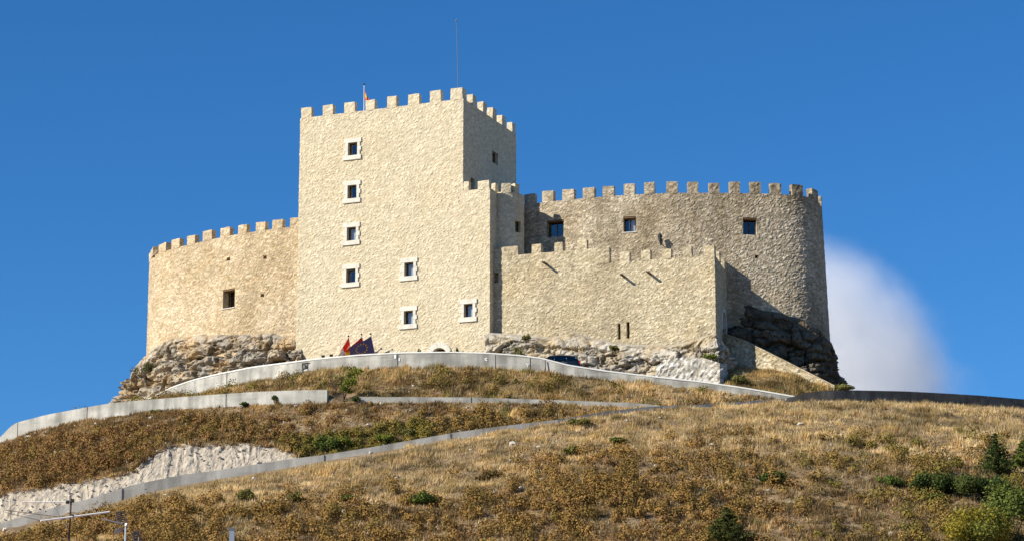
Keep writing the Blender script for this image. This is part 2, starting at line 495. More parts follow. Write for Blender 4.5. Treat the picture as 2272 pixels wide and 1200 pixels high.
def px_spans(path, S, y, spans):
    out = []
    for a, b in spans:
        out.append((path_hit(path, S, a, y)[0], path_hit(path, S, b, y)[0]))
    return out

def window_parts(root, path, S, op, mullion=False, surround=False, curtain=None, lintel=False, sill=False, batter=0.0, frame_mat='wood', setback=0.28, big_sill=False):
    s0, s1, z0, z1, dep = op[:5]
    pm, t, n = path_frame(path, S, (s0 + s1) / 2)
    # straight chord across the opening
    A = path_at(path, S, s0)[0]; B = path_at(path, S, s1)[0]
    o = Vector(((A.x + B.x) / 2, (A.y + B.y) / 2, 0)) + n * batter
    w = (s1 - s0) / 2
    # room behind the glass
    fr = MB(); fw = 0.07
    d0, d1 = -setback - 0.06, -setback
    fr.obox(o, t, n, -w, -w + fw, d0, d1, z0, z1); fr.obox(o, t, n, w - fw, w, d0, d1, z0, z1)
    fr.obox(o, t, n, -w + fw, w - fw, d0, d1, z1 - fw, z1); fr.obox(o, t, n, -w + fw, w - fw, d0, d1, z0, z0 + fw)
    if mullion: fr.obox(o, t, n, -0.035, 0.035, d0, d1 - 0.004, z0 + fw, z1 - fw)
    win = fr.build('window', M[frame_mat], root)
    g = MB(); g.obox(o, t, n, -w + fw, w - fw, d0 + 0.02, d0 + 0.028, z0 + fw, z1 - fw)
    g.build('pane', M['glass'], win)
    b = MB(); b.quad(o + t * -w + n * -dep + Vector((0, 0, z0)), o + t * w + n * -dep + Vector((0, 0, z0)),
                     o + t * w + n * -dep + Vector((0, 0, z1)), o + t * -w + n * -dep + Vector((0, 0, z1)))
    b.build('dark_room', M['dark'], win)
    if curtain:
        c = MB(); x0, x1 = curtain; k = 14
        xs = [(-w + fw) + (2 * w - 2 * fw) * (x0 + (x1 - x0) * i / k) for i in range(k + 1)]
        for i in range(k):
            a = 0.02 * (i % 2); bb = 0.02 * ((i + 1) % 2)
            c.quad(o + t * xs[i] + n * (d0 - 0.05 - a) + Vector((0, 0, z0 + fw)), o + t * xs[i + 1] + n * (d0 - 0.05 - bb) + Vector((0, 0, z0 + fw)),
                   o + t * xs[i + 1] + n * (d0 - 0.05 - bb) + Vector((0, 0, z1 - fw)), o + t * xs[i] + n * (d0 - 0.05 - a) + Vector((0, 0, z1 - fw)))
        c.build('curtain', M['curtain'], win)
    if surround:
        sm = MB(); W = 0.36; pr0, pr1 = -0.12, 0.12
        sm.obox(o, t, n, -w - W - 0.02, w + W + 0.02, pr0, pr1, z1, z1 + 0.40)             # lintel
        sm.obox(o, t, n, -w - W - 0.12, w + W + 0.02, pr0, pr1 + 0.02, z0 - 0.40, z0)      # sill
        hh = (z1 - z0) / 3
        for i in range(3):
            ww = W - (0.10 if i != 1 else -0.01)
            sm.obox(o, t, n, -w - ww - 0.02, -w, pr0, pr1 - 0.002 * i, z0 + hh * i, z0 + hh * (i + 1))
            sm.obox(o, t, n, w, w + ww, pr0, pr1 - 0.002 * i, z0 + hh * i, z0 + hh * (i + 1))
        so = sm.build('window_surround', M['white_stone'], win)
        bv = so.modifiers.new("bevel", 'BEVEL'); bv.width = 0.015; bv.segments = 1
    if lintel:
        l = MB(); l.obox(o, t, n, -w + 0.004, w - 0.004, -setback - 0.02, -0.03, z1 - 0.14, z1 - 0.004)
        l.build('lintel', M['lintel'], win)
    if sill:
        l = MB(); l.obox(o, t, n, -w - 0.06, w + 0.06, -setback, 0.10, z0 - 0.06, z0 + 0.012)
        l.build('sill', M['white_stone'], win)
    return win

def op_px(path, S, x0, x1, y0, y1, dep=0.9):
    xc, yc = (x0 + x1) / 2, (y0 + y1) / 2
    sa = path_hit(path, S, x0, yc)[0]; sb = path_hit(path, S, x1, yc)[0]
    za = path_hit(path, S, xc, y1)[1]; zb = path_hit(path, S, xc, y0)[1]
    return (sa, sb, za, zb, dep)

# ================================================================== CASTLE KEEP
TH = math.radians(22.4)
eR = Vector((math.cos(TH), -math.sin(TH), 0)); eB = Vector((math.sin(TH), math.cos(TH), 0)); nF = Vector((-math.sin(TH), -math.cos(TH), 0))
def xy(v): return Vector((v.x, v.y, 0))
Cc = xy(P(1028, 195, 212))
line = [Cc - eR * 40, Cc + eR * 20]; SL = path_len(line)
Lc = path_at(line, SL, path_hit(line, SL, 667, 240)[0])[0]
Cp = path_at(line, SL, path_hit(line, SL, 1087, 400)[0])[0]
side = [Cc, Cc + eB * 30]; SS = path_len(side)
BR = path_at(side, SS, path_hit(side, SS, 1145, 275)[0])[0]
BL = Lc + (BR - Cc)
KB = 39.5
keep_path = [BL, Lc, Cc, BR]; KS = path_len(keep_path)
sC = KS[2]; sL = KS[1]
front = lambda x, y: path_hit([Lc, Cc, Cp], path_len([Lc, Cc, Cp]), x, y)
zTop = path_hit(side, SS, 1028, 194.5)[1]
zCren = front(1002, 222.5)[1]
mh = zTop - zCren

keep = empty('castle_keep', ((Lc + Cp) / 2 + Vector((0, 0, KB))), 'tall cream stone castle keep with battlements and white framed windows', 'castle keep')
fp = [Lc, Cc, Cp]; FS = path_len(fp)
wins = [(773.5, 793.5, 317.5, 345.5), (772.5, 792, 412, 441), (771, 790.5, 505, 534.5), (769.5, 789.5, 597, 627), (898.5, 918, 583, 612.5), (897.5, 917, 689.5, 719), (1030.5, 1049.5, 674, 703.5)]
kops = []
for w in wins:
    o = op_px(fp, FS, *w, dep=0.9); kops.append((o[0] + sL, o[1] + sL, o[2], o[3], o[4]))
po = op_px(fp, FS, 957, 993, 771.5, 800, dep=1.2)
pw = (po[1] - po[0]) / 2
portal = (po[0] + sL, po[1] + sL, KB + 0.05, po[3], 1.2)
so1 = op_px(side, SS, 1092, 1104.5, 338, 364, dep=0.7); so2 = op_px(side, SS, 1044, 1053, 396, 428, dep=0.7)
kops_side = [(o[0] + sC, o[1] + sC, o[2], o[3], o[4]) for o in (so1, so2)]
zBtop = front(1083, 398)[1]; zBc = front(1050, 421.5)[1]
blk = [Cc, Cp, Cp + eB * 1.6]; BS = path_len(blk)
low_path = [BL, Lc, Cp, Cp + eB * 1.6]
kops_side = [(o[0], o[1], max(o[2], zBc + 0.02), o[3], o[4]) for o in kops_side]
mb = MB()
# the lower front is one plane, wider than the tower above it
masonry(mb, low_path, KB, zBc, 'keep', kops[2:] + [portal], cell=0.1, thick=0.5)
masonry(mb, keep_path, zBc, zCren, 'keep', kops[:2] + kops_side, cell=0.1)
keep_wall = mb.build('wall', M['keep'], keep)
for i, o in enumerate(kops):
    window_parts(keep, low_path, path_len(low_path), o, surround=True, curtain=(0.15, 1.0) if i >= 4 else ((0.1, 0.9) if i == 2 else None), lintel=False)
for o in kops_side:
    window_parts(keep, keep_path, KS, o)
# doorway
def arch_portal(root, o, t, n, w, z0, zt, W, name='doorway', proud=0.14, depth=1.2, mat='white_stone'):
    zs = zt - w
    ring = MB(); k = 9
    for i in range(k):
        a0 = math.pi - math.pi * i / k + 0.0; a1 = math.pi - math.pi * (i + 1) / k + 0.012
        pts = [(w * math.cos(a0), zs + w * math.sin(a0)), ((w + W) * math.cos(a0), zs + (w + W) * math.sin(a0)),
               ((w + W) * math.cos(a1), zs + (w + W) * math.sin(a1)), (w * math.cos(a1), zs + w * math.sin(a1))]
        f0 = [o + t * a + n * proud + Vector((0, 0, b)) for a, b in pts]; f1 = [o + t * a - n * 0.3 + Vector((0, 0, b)) for a, b in pts]
        ring.poly(f0)
        for q in range(4): ring.quad(f0[q], f1[q], f1[(q + 1) % 4], f0[(q + 1) % 4])
    hh = (zs - z0) / 4
    for i in range(4):
        ww = W + (0.08 if i % 2 else 0)
        ring.obox(o, t, n, -w - ww, -w, -0.3, proud, z0 + hh * i, z0 + hh * (i + 1) - 0.01)
        ring.obox(o, t, n, w, w + ww, -0.3, proud, z0 + hh * i, z0 + hh * (i + 1) - 0.01)
    d = ring.build(name, M[mat], root)
    leaf = MB()
    for i in range(6): leaf.obox(o, t, n, -w * 1.02 + i * w * 0.34, -w * 1.02 + (i + 1) * w * 0.34 - 0.015, -0.75, -0.68, z0, zt)
    leaf.obox(o, t, n, -w * 1.05, w * 1.05, -depth + 0.02, -depth + 0.06, z0, zt)
    leaf.build('door_leaf', M['wood'], d)
    return d
pf = path_frame(keep_path, KS, (portal[0] + portal[1]) / 2)
arch_portal(keep, pf[0], pf[1], pf[2], pw, KB + 0.06, po[3], 0.45)
# merlons
fr_px = [(668, 692), (716.5, 740), (763.5, 788), (810.5, 833), (858, 881), (905.5, 929), (953, 977), (1000, 1027.4)]
spans = [(a + sL, b + sL) for a, b in px_spans(fp, FS, 235, fr_px)]
add_merlons(keep, keep_path, KS, zCren, spans[:-1], 'keep', M['keep'], 0.5, mh)
add_merlons(keep, keep_path, KS, zCren, spans[-1:], 'keep', M['keep'], 0.85, mh)
sd_px = [(1048, 1057), (1070.5, 1079), (1092.5, 1101), (1113.5, 1122), (1135.5, 1144)]
add_merlons(keep, keep_path, KS, zCren, [(a + sC, b + sC) for a, b in px_spans(side, SS, 255, sd_px)], 'keep', M['keep'], 0.5, mh)
b_px = px_spans(blk, BS, 410, [(1027.5, 1039.5), (1061, 1086)])
add_merlons(keep, blk, BS, zBc, b_px, 'keep', M['keep'], 0.5, zBtop - zBc)
dk = MB(); zd = Vector((0, 0, zCren - 1.2))
dk.poly([Lc + zd, Cc + zd, BR + zd, BL + zd]); zd2 = Vector((0, 0, zBc - 0.9))
dk.poly([Cc + zd2, Cp + zd2, Cp + eB * 5 + zd2, Cc + eB * 5 + zd2])
dk.build('roof_deck', M['coping'], keep)
bk = MB(); masonry(bk, [BR, BL], KB, zCren, 'keep', cell=1.0); bk.build('rear_wall', M['keep'], keep)
# round stair turret against the block
K = Cp + Vector((1.25, 2.85, 0)); Rt = 1.6
tur = [K + Vector((math.cos(a), math.sin(a), 0)) * Rt for a in np.linspace(math.radians(170), math.radians(410), 37)]
TS = path_len(tur)
mb = MB()
to = op_px(tur, TS, 1143, 1155, 491, 516, dep=0.6)
masonry(mb, tur, KB + 4, zBc, 'right', [to], cell=0.16, thick=0.45)
mb.build('turret', M['keep'], keep)
window_parts(keep, tur, TS, to)
tm = px_spans(tur, TS, 415, [(1089, 1099), (1112.5, 1133), (1141, 1153)])
add_merlons(keep, tur, TS, zBc, tm, 'keep', M['keep'], 0.42, zBtop - zBc)

# flag, mast on the keep roof
def flag_pole_roof():
    b = P(807.5, 262, 216.2)
    top = P(808, 189, 216.2)
    r = empty('flag', (b.x, b.y, zCren - 1.2), 'red and yellow striped flag hanging from a pole on top of the keep', 'flag', 'flags of the castle')
    m = MB(); m.tube([(b.x, b.y, zCren - 1.2), (top.x, top.y, top.z)], [0.035, 0.025], 8); pole = m.build('pole', M['white_paint'], r)
    m = MB(); m.sphere((top.x, top.y, top.z + 0.05), 0.09); m.build('finial', M['black'], r)
    c = MB(); W, H = 1.25, 0.9
    zt = top.z - 0.25; ns, nh = 20, 24
    # limp cloth: hangs in folds close to the pole
    pts = {}
    for i in range(ns + 1):
        for j in range(nh + 1):
            s = i / ns; h = j / nh
            x = 0.03 + s * (0.50 * (0.25 + 0.75 * min(1, (s * 0.6 + h) * 1.1)))
            y = 0.16 * math.sin(s * 11 + h * 1.5) * (0.3 + s)
            z = -h * H - 1.05 * (s ** 0.9)
            pts[i, j] = Vector((b.x + x, b.y + y, zt + z))
    for i in range(ns):
        for j in range(nh):
            hh = (j + 0.5) / nh
            c.quad(pts[i, j + 1], pts[i + 1, j + 1], pts[i + 1, j], pts[i, j], 1 if 0.25 < hh < 0.75 else 0)
    c.build('flag_cloth', [M['red'], M['yellow']], r, True)
flag_pole_roof()
a0 = P(1017, 210, 214.5); a1 = P(1012.5, 47, 214.5)
mast = empty('lightning_rod', (a0.x, a0.y, zCren - 1.2), 'thin steel lightning rod rising above the keep corner', 'lightning rod')
m = MB(); m.tube([(a0.x, a0.y, zCren - 1.2), tuple(a0.lerp(a1, 0.5)), tuple(a1)], [0.026, 0.022, 0.016], 8); m.build('rod', M['dull_rod'], mast)
m = MB(); m.sphere(tuple(a1), 0.085); m.tube([a1, a1 + Vector((0, 0, 0.3))], [0.02, 0.005], 6); m.build('tip', M['dull_rod'], mast)

# ================================================================== LEFT ROUND TOWER
lp = [xy(P(x, 560, Y)) for x, Y in [(720, 217.9), (690, 218.4), (640, 219.2), (580, 220.4), (520, 221.9), (460, 223.9), (410, 225.9), (374, 227.5), (350, 229.0), (338, 230.4), (333.5, 232.4), (334.5, 236), (345, 240.5), (380, 246)]][::-1]
def smooth_path(pts, n=4):
    out = []
    for i in range(len(pts) - 1):
        p0 = pts[max(0, i - 1)]; p1 = pts[i]; p2 = pts[i + 1]; p3 = pts[min(len(pts) - 1, i + 2)]
        for k in range(n):
            t = k / n
            out.append(0.5 * ((2 * p1) + (p2 - p0) * t + (2 * p0 - 5 * p1 + 4 * p2 - p3) * t * t + (3 * p1 - p0 - 3 * p2 + p3) * t ** 3))
    out.append(pts[-1]); return out
lp = smooth_path(lp); LS = path_len(lp)
zLc = path_hit(lp, LS, 600, 509.5)[1]
LB = 40.0
ltow = empty('round_tower', (lp[len(lp) // 2].x, lp[len(lp) // 2].y, LB), 'ochre rounded castle tower on grey rock left of the keep', 'castle tower')
lo = op_px(lp, LS, 495, 521, 641, 683, dep=1.0)
holes = [op_px(lp, LS, x - 3.5, x + 3.5, y - 3.5, y + 3.5, dep=0.5) for x, y in ((507, 575), (588, 571), (582, 655))]
mb = MB(); masonry(mb, lp, LB, zLc, 'left', [lo] + holes, cell=0.11)
mb.build('wall', M['left'], ltow)
window_parts(ltow, lp, LS, lo, lintel=True, sill=True, setback=0.72, mullion=False)
def putlog_back(root, path, S, o):
    pm, t, n = path_frame(path, S, (o[0] + o[1]) / 2); w = (o[1] - o[0]) / 2
    b = MB(); b.obox(pm, t, n, -w - 0.02, w + 0.02, -o[4] - 0.05, -o[4] + 0.02, o[2] - 0.02, o[3] + 0.02); b.build('putlog_hole', M['dark'], root)
for o in holes: putlog_back(ltow, lp, LS, o)
l_px = [(334, 346), (353, 370), (381.5, 400), (415, 434), (451, 471), (489.5, 510), (528, 548), (567, 588), (604, 627), (643, 668)]
add_merlons(ltow, lp, LS, zLc, px_spans(lp, LS, 530, l_px), 'left', M['left'], 0.5, 0.86)
dk = MB(); dk.poly([Vector((p.x, p.y, zLc - 1.1)) for p in lp[::2]] + [Vector((BL.x, BL.y, zLc - 1.1))]); dk.build('roof_deck', M['coping'], ltow)

# ================================================================== RIGHT ROUND TOWER
rp = [xy(P(x, 430, Y)) for x, Y in [(1120, 217.2), (1160, 216.0), (1205, 215.2), (1250, 214.5), (1330, 213.4), (1400, 212.7), (1450, 212.35), (1490, 212.1), (1560, 212.05), (1640, 212.15), (1710, 212.4), (1757, 212.75), (1788, 213.3), (1808, 214.3), (1819, 216.0), (1822, 218.2), (1818, 221.5), (1795, 226.5), (1750, 231), (1680, 233), (1500, 234), (1300, 232), (1180, 228)]]
rp = smooth_path(rp, 4); RS = path_len(rp)
zRc = path_hit(rp, RS, 1500, 428.5)[1]
RB = 40.0
rtow = empty('curtain_tower', (rp[30].x, rp[30].y, RB), 'long weathered castle tower with rounded corner and battlements right of the keep', 'castle tower')
rb = lambda s, z: 0.033 * (zRc - z)
def shift_op(o, b): return o
ro = [op_px(rp, RS, 1214, 1251, 489, 526, dep=1.1), op_px(rp, RS, 1383.5, 1411, 481, 516, dep=1.1), op_px(rp, RS, 1648, 1678.5, 484, 522, dep=1.0)]
rh = [op_px(rp, RS, 1674, 1681, 567, 574, dep=0.5)]
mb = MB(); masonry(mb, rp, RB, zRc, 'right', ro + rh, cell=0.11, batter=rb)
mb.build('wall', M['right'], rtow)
for i, o in enumerate(ro):
    window_parts(rtow, rp, RS, o, lintel=True, sill=(i == 1), mullion=True, setback=0.5, batter=rb(0, (o[2] + o[3]) / 2), curtain=(0.3, 0.9) if i == 1 else None)
putlog_back(rtow, rp, RS, rh[0])
r_px = [(1163, 1186), (1204, 1229), (1248, 1273), (1293, 1318), (1338, 1362), (1383, 1407.5), (1429, 1454), (1479.5, 1503.5), (1525, 1549.5), (1572, 1596.5), (1618, 1642.5), (1664, 1688.5), (1710, 1734.5), (1757, 1782)]
rs = px_spans(rp, RS, 430, r_px)
s_end = path_hit(rp, RS, 1808, 430)[0]
rs.append((s_end - 0.55, s_end + 0.55)); rs.append((s_end + 2.4, s_end + 3.3))
add_merlons(rtow, rp, RS, zRc, rs, 'right', M['right'], 0.5, 0.97)
dk = MB(); dk.poly([Vector((p.x, p.y, zRc - 1.1)) for p in rp[::3]]); dk.build('roof_deck', M['coping'], rtow)
# lantern on that wall
def lantern():
    s, z = path_hit(rp, RS, 1467, 533); p, t, n = path_frame(rp, RS, s); o = Vector((p.x, p.y, z)) + n * (rb(0, z) + 0.05)
    r = empty('wall_lantern', o, 'black iron wall lantern between two windows above the bastion', 'lantern')
    c = o + n * 0.45
    m = MB(); m.tube([o + Vector((0, 0, -0.25)), o + n * 0.25 + Vector((0, 0, -0.45)), c + Vector((0, 0, -0.3))], 0.03, 6); m.obox(o, t, n, -0.08, 0.08, -0.1, 0.02, -0.45, 0.1); m.build('bracket', M['black'], r)
    m = MB(); m.tube([c + Vector((0, 0, -0.3)), c + Vector((0, 0, 0.15))], [0.12, 0.19], 6); m.build('glass_body', M['black'], r)
    m = MB(); m.tube([c + Vector((0, 0, 0.15)), c + Vector((0, 0, 0.22)), c + Vector((0, 0, 0.42)), c + Vector((0, 0, 0.5))], [0.24, 0.2, 0.06, 0.02], 6); m.build('cap', M['black'], r)
lantern()

# ================================================================== BASTION
TB = math.radians(19.4)
bR = Vector((math.cos(TB), -math.sin(TB), 0))
B0 = Cp - nF * 0.8 - eR * 0.6
bl = [B0, B0 + bR * 40]; s1584 = path_hit(bl, path_len(bl), 1585, 560)[0]
B1 = B0 + bR * s1584
bdir = Vector((math.cos(math.radians(77)), math.sin(math.radians(77)), 0))
sl2 = [B1, B1 + bdir * 20]; B2s = path_hit(sl2, path_len(sl2), 1633, 610)[0]
B2 = B1 + bdir * B2s
bp = [B0, B1, B2]; PS = path_len(bp)
zl = path_hit(bp, PS, 1250, 557.5)[1]; zr = path_hit(bp, PS, 1500, 571.5)[1]
BB = 38.0
bas = empty('bastion', (B1.x, B1.y, BB), 'low buff stone bastion with battlements and spouts in front of the weathered tower', 'castle bastion')
bo_hole = op_px(bp, PS, 1087, 1106, 605, 628, dep=1.5)
sideB = [B1, B2]; SBS = path_len(sideB)
dd = op_px(sideB, SBS, 1601.5, 1610.5, 692, 738, dep=0.6); ddo = (dd[0] + s1584, dd[1] + s1584, dd[2], dd[3], 0.8)
slits = [op_px(bp, PS, 1371, 1376.5, 717, 752, dep=0.5), op_px(bp, PS, 1390, 1396.5, 714, 750, dep=0.5)]
mb = MB(); masonry(mb, bp, BB, zr, 'bastion', [bo_hole, ddo] + slits, cell=0.1)
mb.build('wall', M['bastion'], bas)
s_step = path_hit(bp, PS, 1352, 565)[0]
p, t, n = path_frame(bp, PS, s_step / 2)
h0, h1 = bo_hole[1] - s_step / 2, s_step / 2
rough_block(p, t, n, h0, h1, -0.55, 0.03, zr - 0.04, zl, 'bastion', cell=0.13).build('parapet', M['bastion'], bas)
rough_block(p, t, n, -s_step / 2, h0, -0.55, 0.02, bo_hole[3], zl, 'bastion', cell=0.13).build('parapet', M['bastion'], bas)
add_merlons(bas, bp, PS, zl, px_spans(bp, PS, 550, [(1087, 1150.5), (1180, 1200.5), (1230, 1250.5), (1281, 1302)]), 'bastion', M['bastion'], 0.5, 0.86)
add_merlons(bas, bp, PS, zr, px_spans(bp, PS, 565, [(1376, 1397), (1423, 1444), (1468, 1489), (1514, 1535), (1561, 1584)]), 'bastion', M['bastion'], 0.5, 0.86)
add_merlons(bas, bp, PS, zr, [(a + s1584, b + s1584) for a, b in px_spans(sideB, SBS, 585, [(1595, 1599), (1606.5, 1611), (1618, 1622), (1628, 1632)])], 'bastion', M['bastion'], 0.5, 0.86)
for o in slits:
    pm, t, n = path_frame(bp, PS, (o[0] + o[1]) / 2); w = (o[1] - o[0]) / 2
    b = MB(); b.obox(pm, t, n, -w - 0.02, w + 0.02, -o[4] - 0.05, -o[4] + 0.02, o[2], o[3]); b.build('arrow_slit', M['wood'], bas)
b = MB(); pm, t, n = path_frame(bp, PS, (bo_hole[0] + bo_hole[1]) / 2); w = (bo_hole[1] - bo_hole[0]) / 2
b.obox(pm, t, n, -w - 0.02, w + 0.02, -bo_hole[4] - 0.05, -bo_hole[4] + 0.02, bo_hole[2], bo_hole[3]); b.build('opening', M['dark'], bas)
pd = path_frame(bp, PS, (ddo[0] + ddo[1]) / 2)
arch_portal(bas, pd[0], pd[1], pd[2], (ddo[1] - ddo[0]) / 2, ddo[2], ddo[3], 0.25, proud=0.08, depth=0.8, mat='coping')
for x, y in ((1213, 588), (1385, 615), (1443, 609)):
    s, z = path_hit(bp, PS, x, y); pm, t, n = path_frame(bp, PS, s); o = Vector((pm.x, pm.y, z))
    m = MB(); m.obox(o, t, n, -0.08, 0.08, -0.3, 0.95, -0.02, 0.04); m.obox(o, t, n, -0.08, -0.04, -0.3, 0.95, 0.04, 0.11); m.obox(o, t, n, 0.04, 0.08, -0.3, 0.95, 0.04, 0.11)
    m.build('spout', M['wood'], bas)
dk = MB(); zq = Vector((0, 0, zr - 0.9)); dk.poly([B0 + zq, B1 + zq, B2 + zq, B0 + bdir * 8 + zq]); dk.build('roof_deck', M['coping'], bas)

# ================================================================== STAIR WALL
def ribbon_wall(name, tops, bots, thick, kind, mat, label, cat, coping=None):
    """masonry wall whose top edge slopes: tops/bots = [(x, y, Y)] matched along the wall"""
    T = [P(*t) for t in tops]; B = [P(*b) for b in bots]
    root = empty(name, B[0], label, cat)
    mb = MB(); sx, sz, amp, rough = RELIEF[kind]
    n_s = int((T[-1] - T[0]).length / 0.16); n_z = 14
    def lerp_list(L, u):
        f = u * (len(L) - 1); i = min(int(f), len(L) - 2); return L[i].lerp(L[i + 1], f - i)
    for i in range(n_s + 1):
        u = i / n_s; a = lerp_list(T, u); b = lerp_list(B, u); b = Vector((a.x + (b.x - a.x) * 0, a.y, b.z - 0.7))
        a2 = lerp_list(T, min(1, u + 0.02)); a1 = lerp_list(T, max(0, u - 0.02)); d = (a2 - a1); d.z = 0; d.normalize(); n = Vector((d.y, -d.x, 0))
        for j in range(n_z + 1):
            p = b.lerp(a, j / n_z)
            dsp, tone, e = stone_relief(p, sx, sz, amp, rough); mb.v.append(p + n * dsp); mb.tone.append((tone, e))
        q = a - n * thick; mb.v.append(q); mb.tone.append((0.6, 1)); mb.v.append(Vector((q.x, q.y, b.z))); mb.tone.append((0.6, 1))
    k = n_z + 3
    for i in range(n_s):
        for j in range(k - 1):
            a = i * k + j; mb.f.append((a, a + k, a + k + 1, a + 1)); mb.fm.append(0)
    mb.build('wall', M[mat], root)
    if coping:
        c = MB()
        for i in range(n_s):
            a = lerp_list(T, i / n_s); b = lerp_list(T, (i + 1) / n_s); d = b - a; dh = Vector((d.x, d.y, 0)).normalized(); n = Vector((dh.y, -dh.x, 0))
            for (q0, q1) in (((0.10, 0.0), (0.06, 0.1)), ((0.06, 0.1), (-thick - 0.06, 0.1))):
                c.quad(a + n * q0[0] + Vector((0, 0, q0[1])), b + n * q0[0] + Vector((0, 0, q0[1])), b + n * q1[0] + Vector((0, 0, q1[1])), a + n * q1[0] + Vector((0, 0, q1[1])))
            c.quad(a - n * thick, b - n * thick, b + n * 0.10, a + n * 0.10)
        c.build('coping', M[coping], root)
    return root
ST = [(1598, 739, 209.2), (1650, 756, 207.9), (1712, 787, 206.4), (1762, 812, 205.2), (1808, 835, 204.2), (1852, 857, 203.3)]
SBt = [(1598, 815, 208.0), (1650, 820, 207.2), (1712, 823, 206.0), (1762, 836, 204.9), (1808, 850, 204.0), (1852, 864, 203.2)]
ribbon_wall('stair_wall', ST, SBt, 0.4, 'stair', 'stair', 'rubble stone parapet wall sloping down from the bastion side door', 'wall', coping='stair')

# ================================================================== ROCKS
def rock(name, tops, bots, mat, label, amp=0.8, bulge=0.5, cap=1.0, cell=0.12, block=(0.40, 0.62), seed=0.0, rows=None):
    T = [P(*t) for t in tops]; B = [P(*b) for b in bots]
    def lerp_list(L, u):
        f = u * (len(L) - 1); i = min(int(f), len(L) - 2); return L[i].lerp(L[i + 1], f - i)
    ln = sum((B[i + 1] - B[i]).length for i in range(len(B) - 1)); hgt = max((T[i] - B[i]).length for i in range(len(T)))
    ns = int(ln / cell); nz = int(hgt / cell)
    root_loc = B[len(B) // 2]
    mb = MB(); sd = Vector((seed, seed * 1.7, seed * 0.6))
    for i in range(ns + 1):
        u = i / ns; a = lerp_list(T, u); b = lerp_list(B, u)
        d = lerp_list(B, min(1, u + 0.03)) - lerp_list(B, max(0, u - 0.03)); d.z = 0; d.normalize(); n = Vector((d.y, -d.x, 0))
        for j in range(nz + 1):
            v = j / nz; p = b.lerp(a, v); p = p + n * (bulge * math.sin(v * math.pi))
            w = noise.noise_vector(p * 0.35 + sd) * 0.8
            q = Vector((p.x * block[0], p.y * block[0], p.z * block[1])) + w * 0.6 + sd
            dist, pts = noise.voronoi(q, distance_metric='CHEBYCHEV')
            cr = min(1.0, (dist[1] - dist[0]) * 5.0)
            hb = noise.cell(pts[0] * 19.3)
            lz = p.z * 0.95 + noise.noise(p * 0.22 + sd) * 1.3
            lay = noise.cell(Vector((3.3, 7.7, math.floor(lz)))) ; fl = lz - math.floor(lz)
            ledge = -0.75 * max(0, 1 - fl * 3.5)
            fr = noise.fractal(p * 0.9 + sd, 0.9, 2.1, 6)
            ridg = noise.ridged_multi_fractal(p * 0.7 + sd, 1.0, 2.0, 4, 1.0, 2.0)
            d2, p2 = noise.voronoi(Vector((p.x * 1.5, p.y * 1.5, p.z * 2.1)) + w * 0.5, distance_metric='CHEBYCHEV'); h2 = noise.cell(p2[0] * 11.7); c2 = min(1.0, (d2[1] - d2[0]) * 4)
            fade = min(1.0, (1 - v) * 3 + 0.15)
            dsp = amp * (0.50 * hb + 0.50 * lay + ledge - 0.55 * (1 - cr) + 0.22 * h2 - 0.22 * (1 - c2) + 0.26 * fr + 0.08 * (ridg - 1)) * fade
            mb.v.append(p + n * dsp + Vector((0, 0, 0.18 * fr * amp)))
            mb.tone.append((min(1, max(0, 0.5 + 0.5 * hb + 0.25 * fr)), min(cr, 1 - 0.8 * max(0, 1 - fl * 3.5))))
        q = a - n * cap + Vector((0, 0, 0.35)); mb.v.append(q); mb.tone.append((0.5, 1))
    k = nz + 2
    for i in range(ns):
        for j in range(k - 1):
            a = i * k + j; mb.f.append((a, a + k, a + k + 1, a + 1)); mb.fm.append(0)
    me = bpy.data.meshes.new(name)
    me.from_pydata([v - root_loc for v in mb.v], [], mb.f); me.materials.append(M[mat])
    ca = me.color_attributes.new("tone", 'FLOAT_COLOR', 'POINT'); ca.data.foreach_set("color", np.array([(a, b, 0, 1) for a, b in mb.tone], dtype=np.float32).ravel())
    o = bpy.data.objects.new(name, me); o.location = root_loc; COL.objects.link(o)
    return tag(o, label, 'rock')
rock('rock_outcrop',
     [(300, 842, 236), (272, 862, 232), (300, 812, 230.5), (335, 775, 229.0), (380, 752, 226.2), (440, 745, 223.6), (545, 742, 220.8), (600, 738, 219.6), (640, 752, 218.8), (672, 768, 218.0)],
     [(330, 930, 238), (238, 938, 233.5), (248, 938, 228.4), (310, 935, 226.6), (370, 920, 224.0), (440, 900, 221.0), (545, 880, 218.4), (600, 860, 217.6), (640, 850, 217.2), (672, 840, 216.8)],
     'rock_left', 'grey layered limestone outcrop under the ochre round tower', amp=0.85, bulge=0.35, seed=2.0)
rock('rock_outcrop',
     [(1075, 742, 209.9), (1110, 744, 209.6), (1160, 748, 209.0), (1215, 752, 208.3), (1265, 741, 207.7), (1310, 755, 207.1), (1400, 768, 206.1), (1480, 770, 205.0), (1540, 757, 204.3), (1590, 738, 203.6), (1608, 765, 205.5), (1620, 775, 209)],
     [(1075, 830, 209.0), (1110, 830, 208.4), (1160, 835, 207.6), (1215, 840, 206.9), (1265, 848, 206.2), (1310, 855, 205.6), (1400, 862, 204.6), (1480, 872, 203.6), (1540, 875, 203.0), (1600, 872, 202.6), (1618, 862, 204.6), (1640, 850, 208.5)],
     'rock_mid', 'pale broken limestone ledge below the buff bastion', amp=0.55, bulge=0.15, seed=5.0, block=(0.45, 0.8))
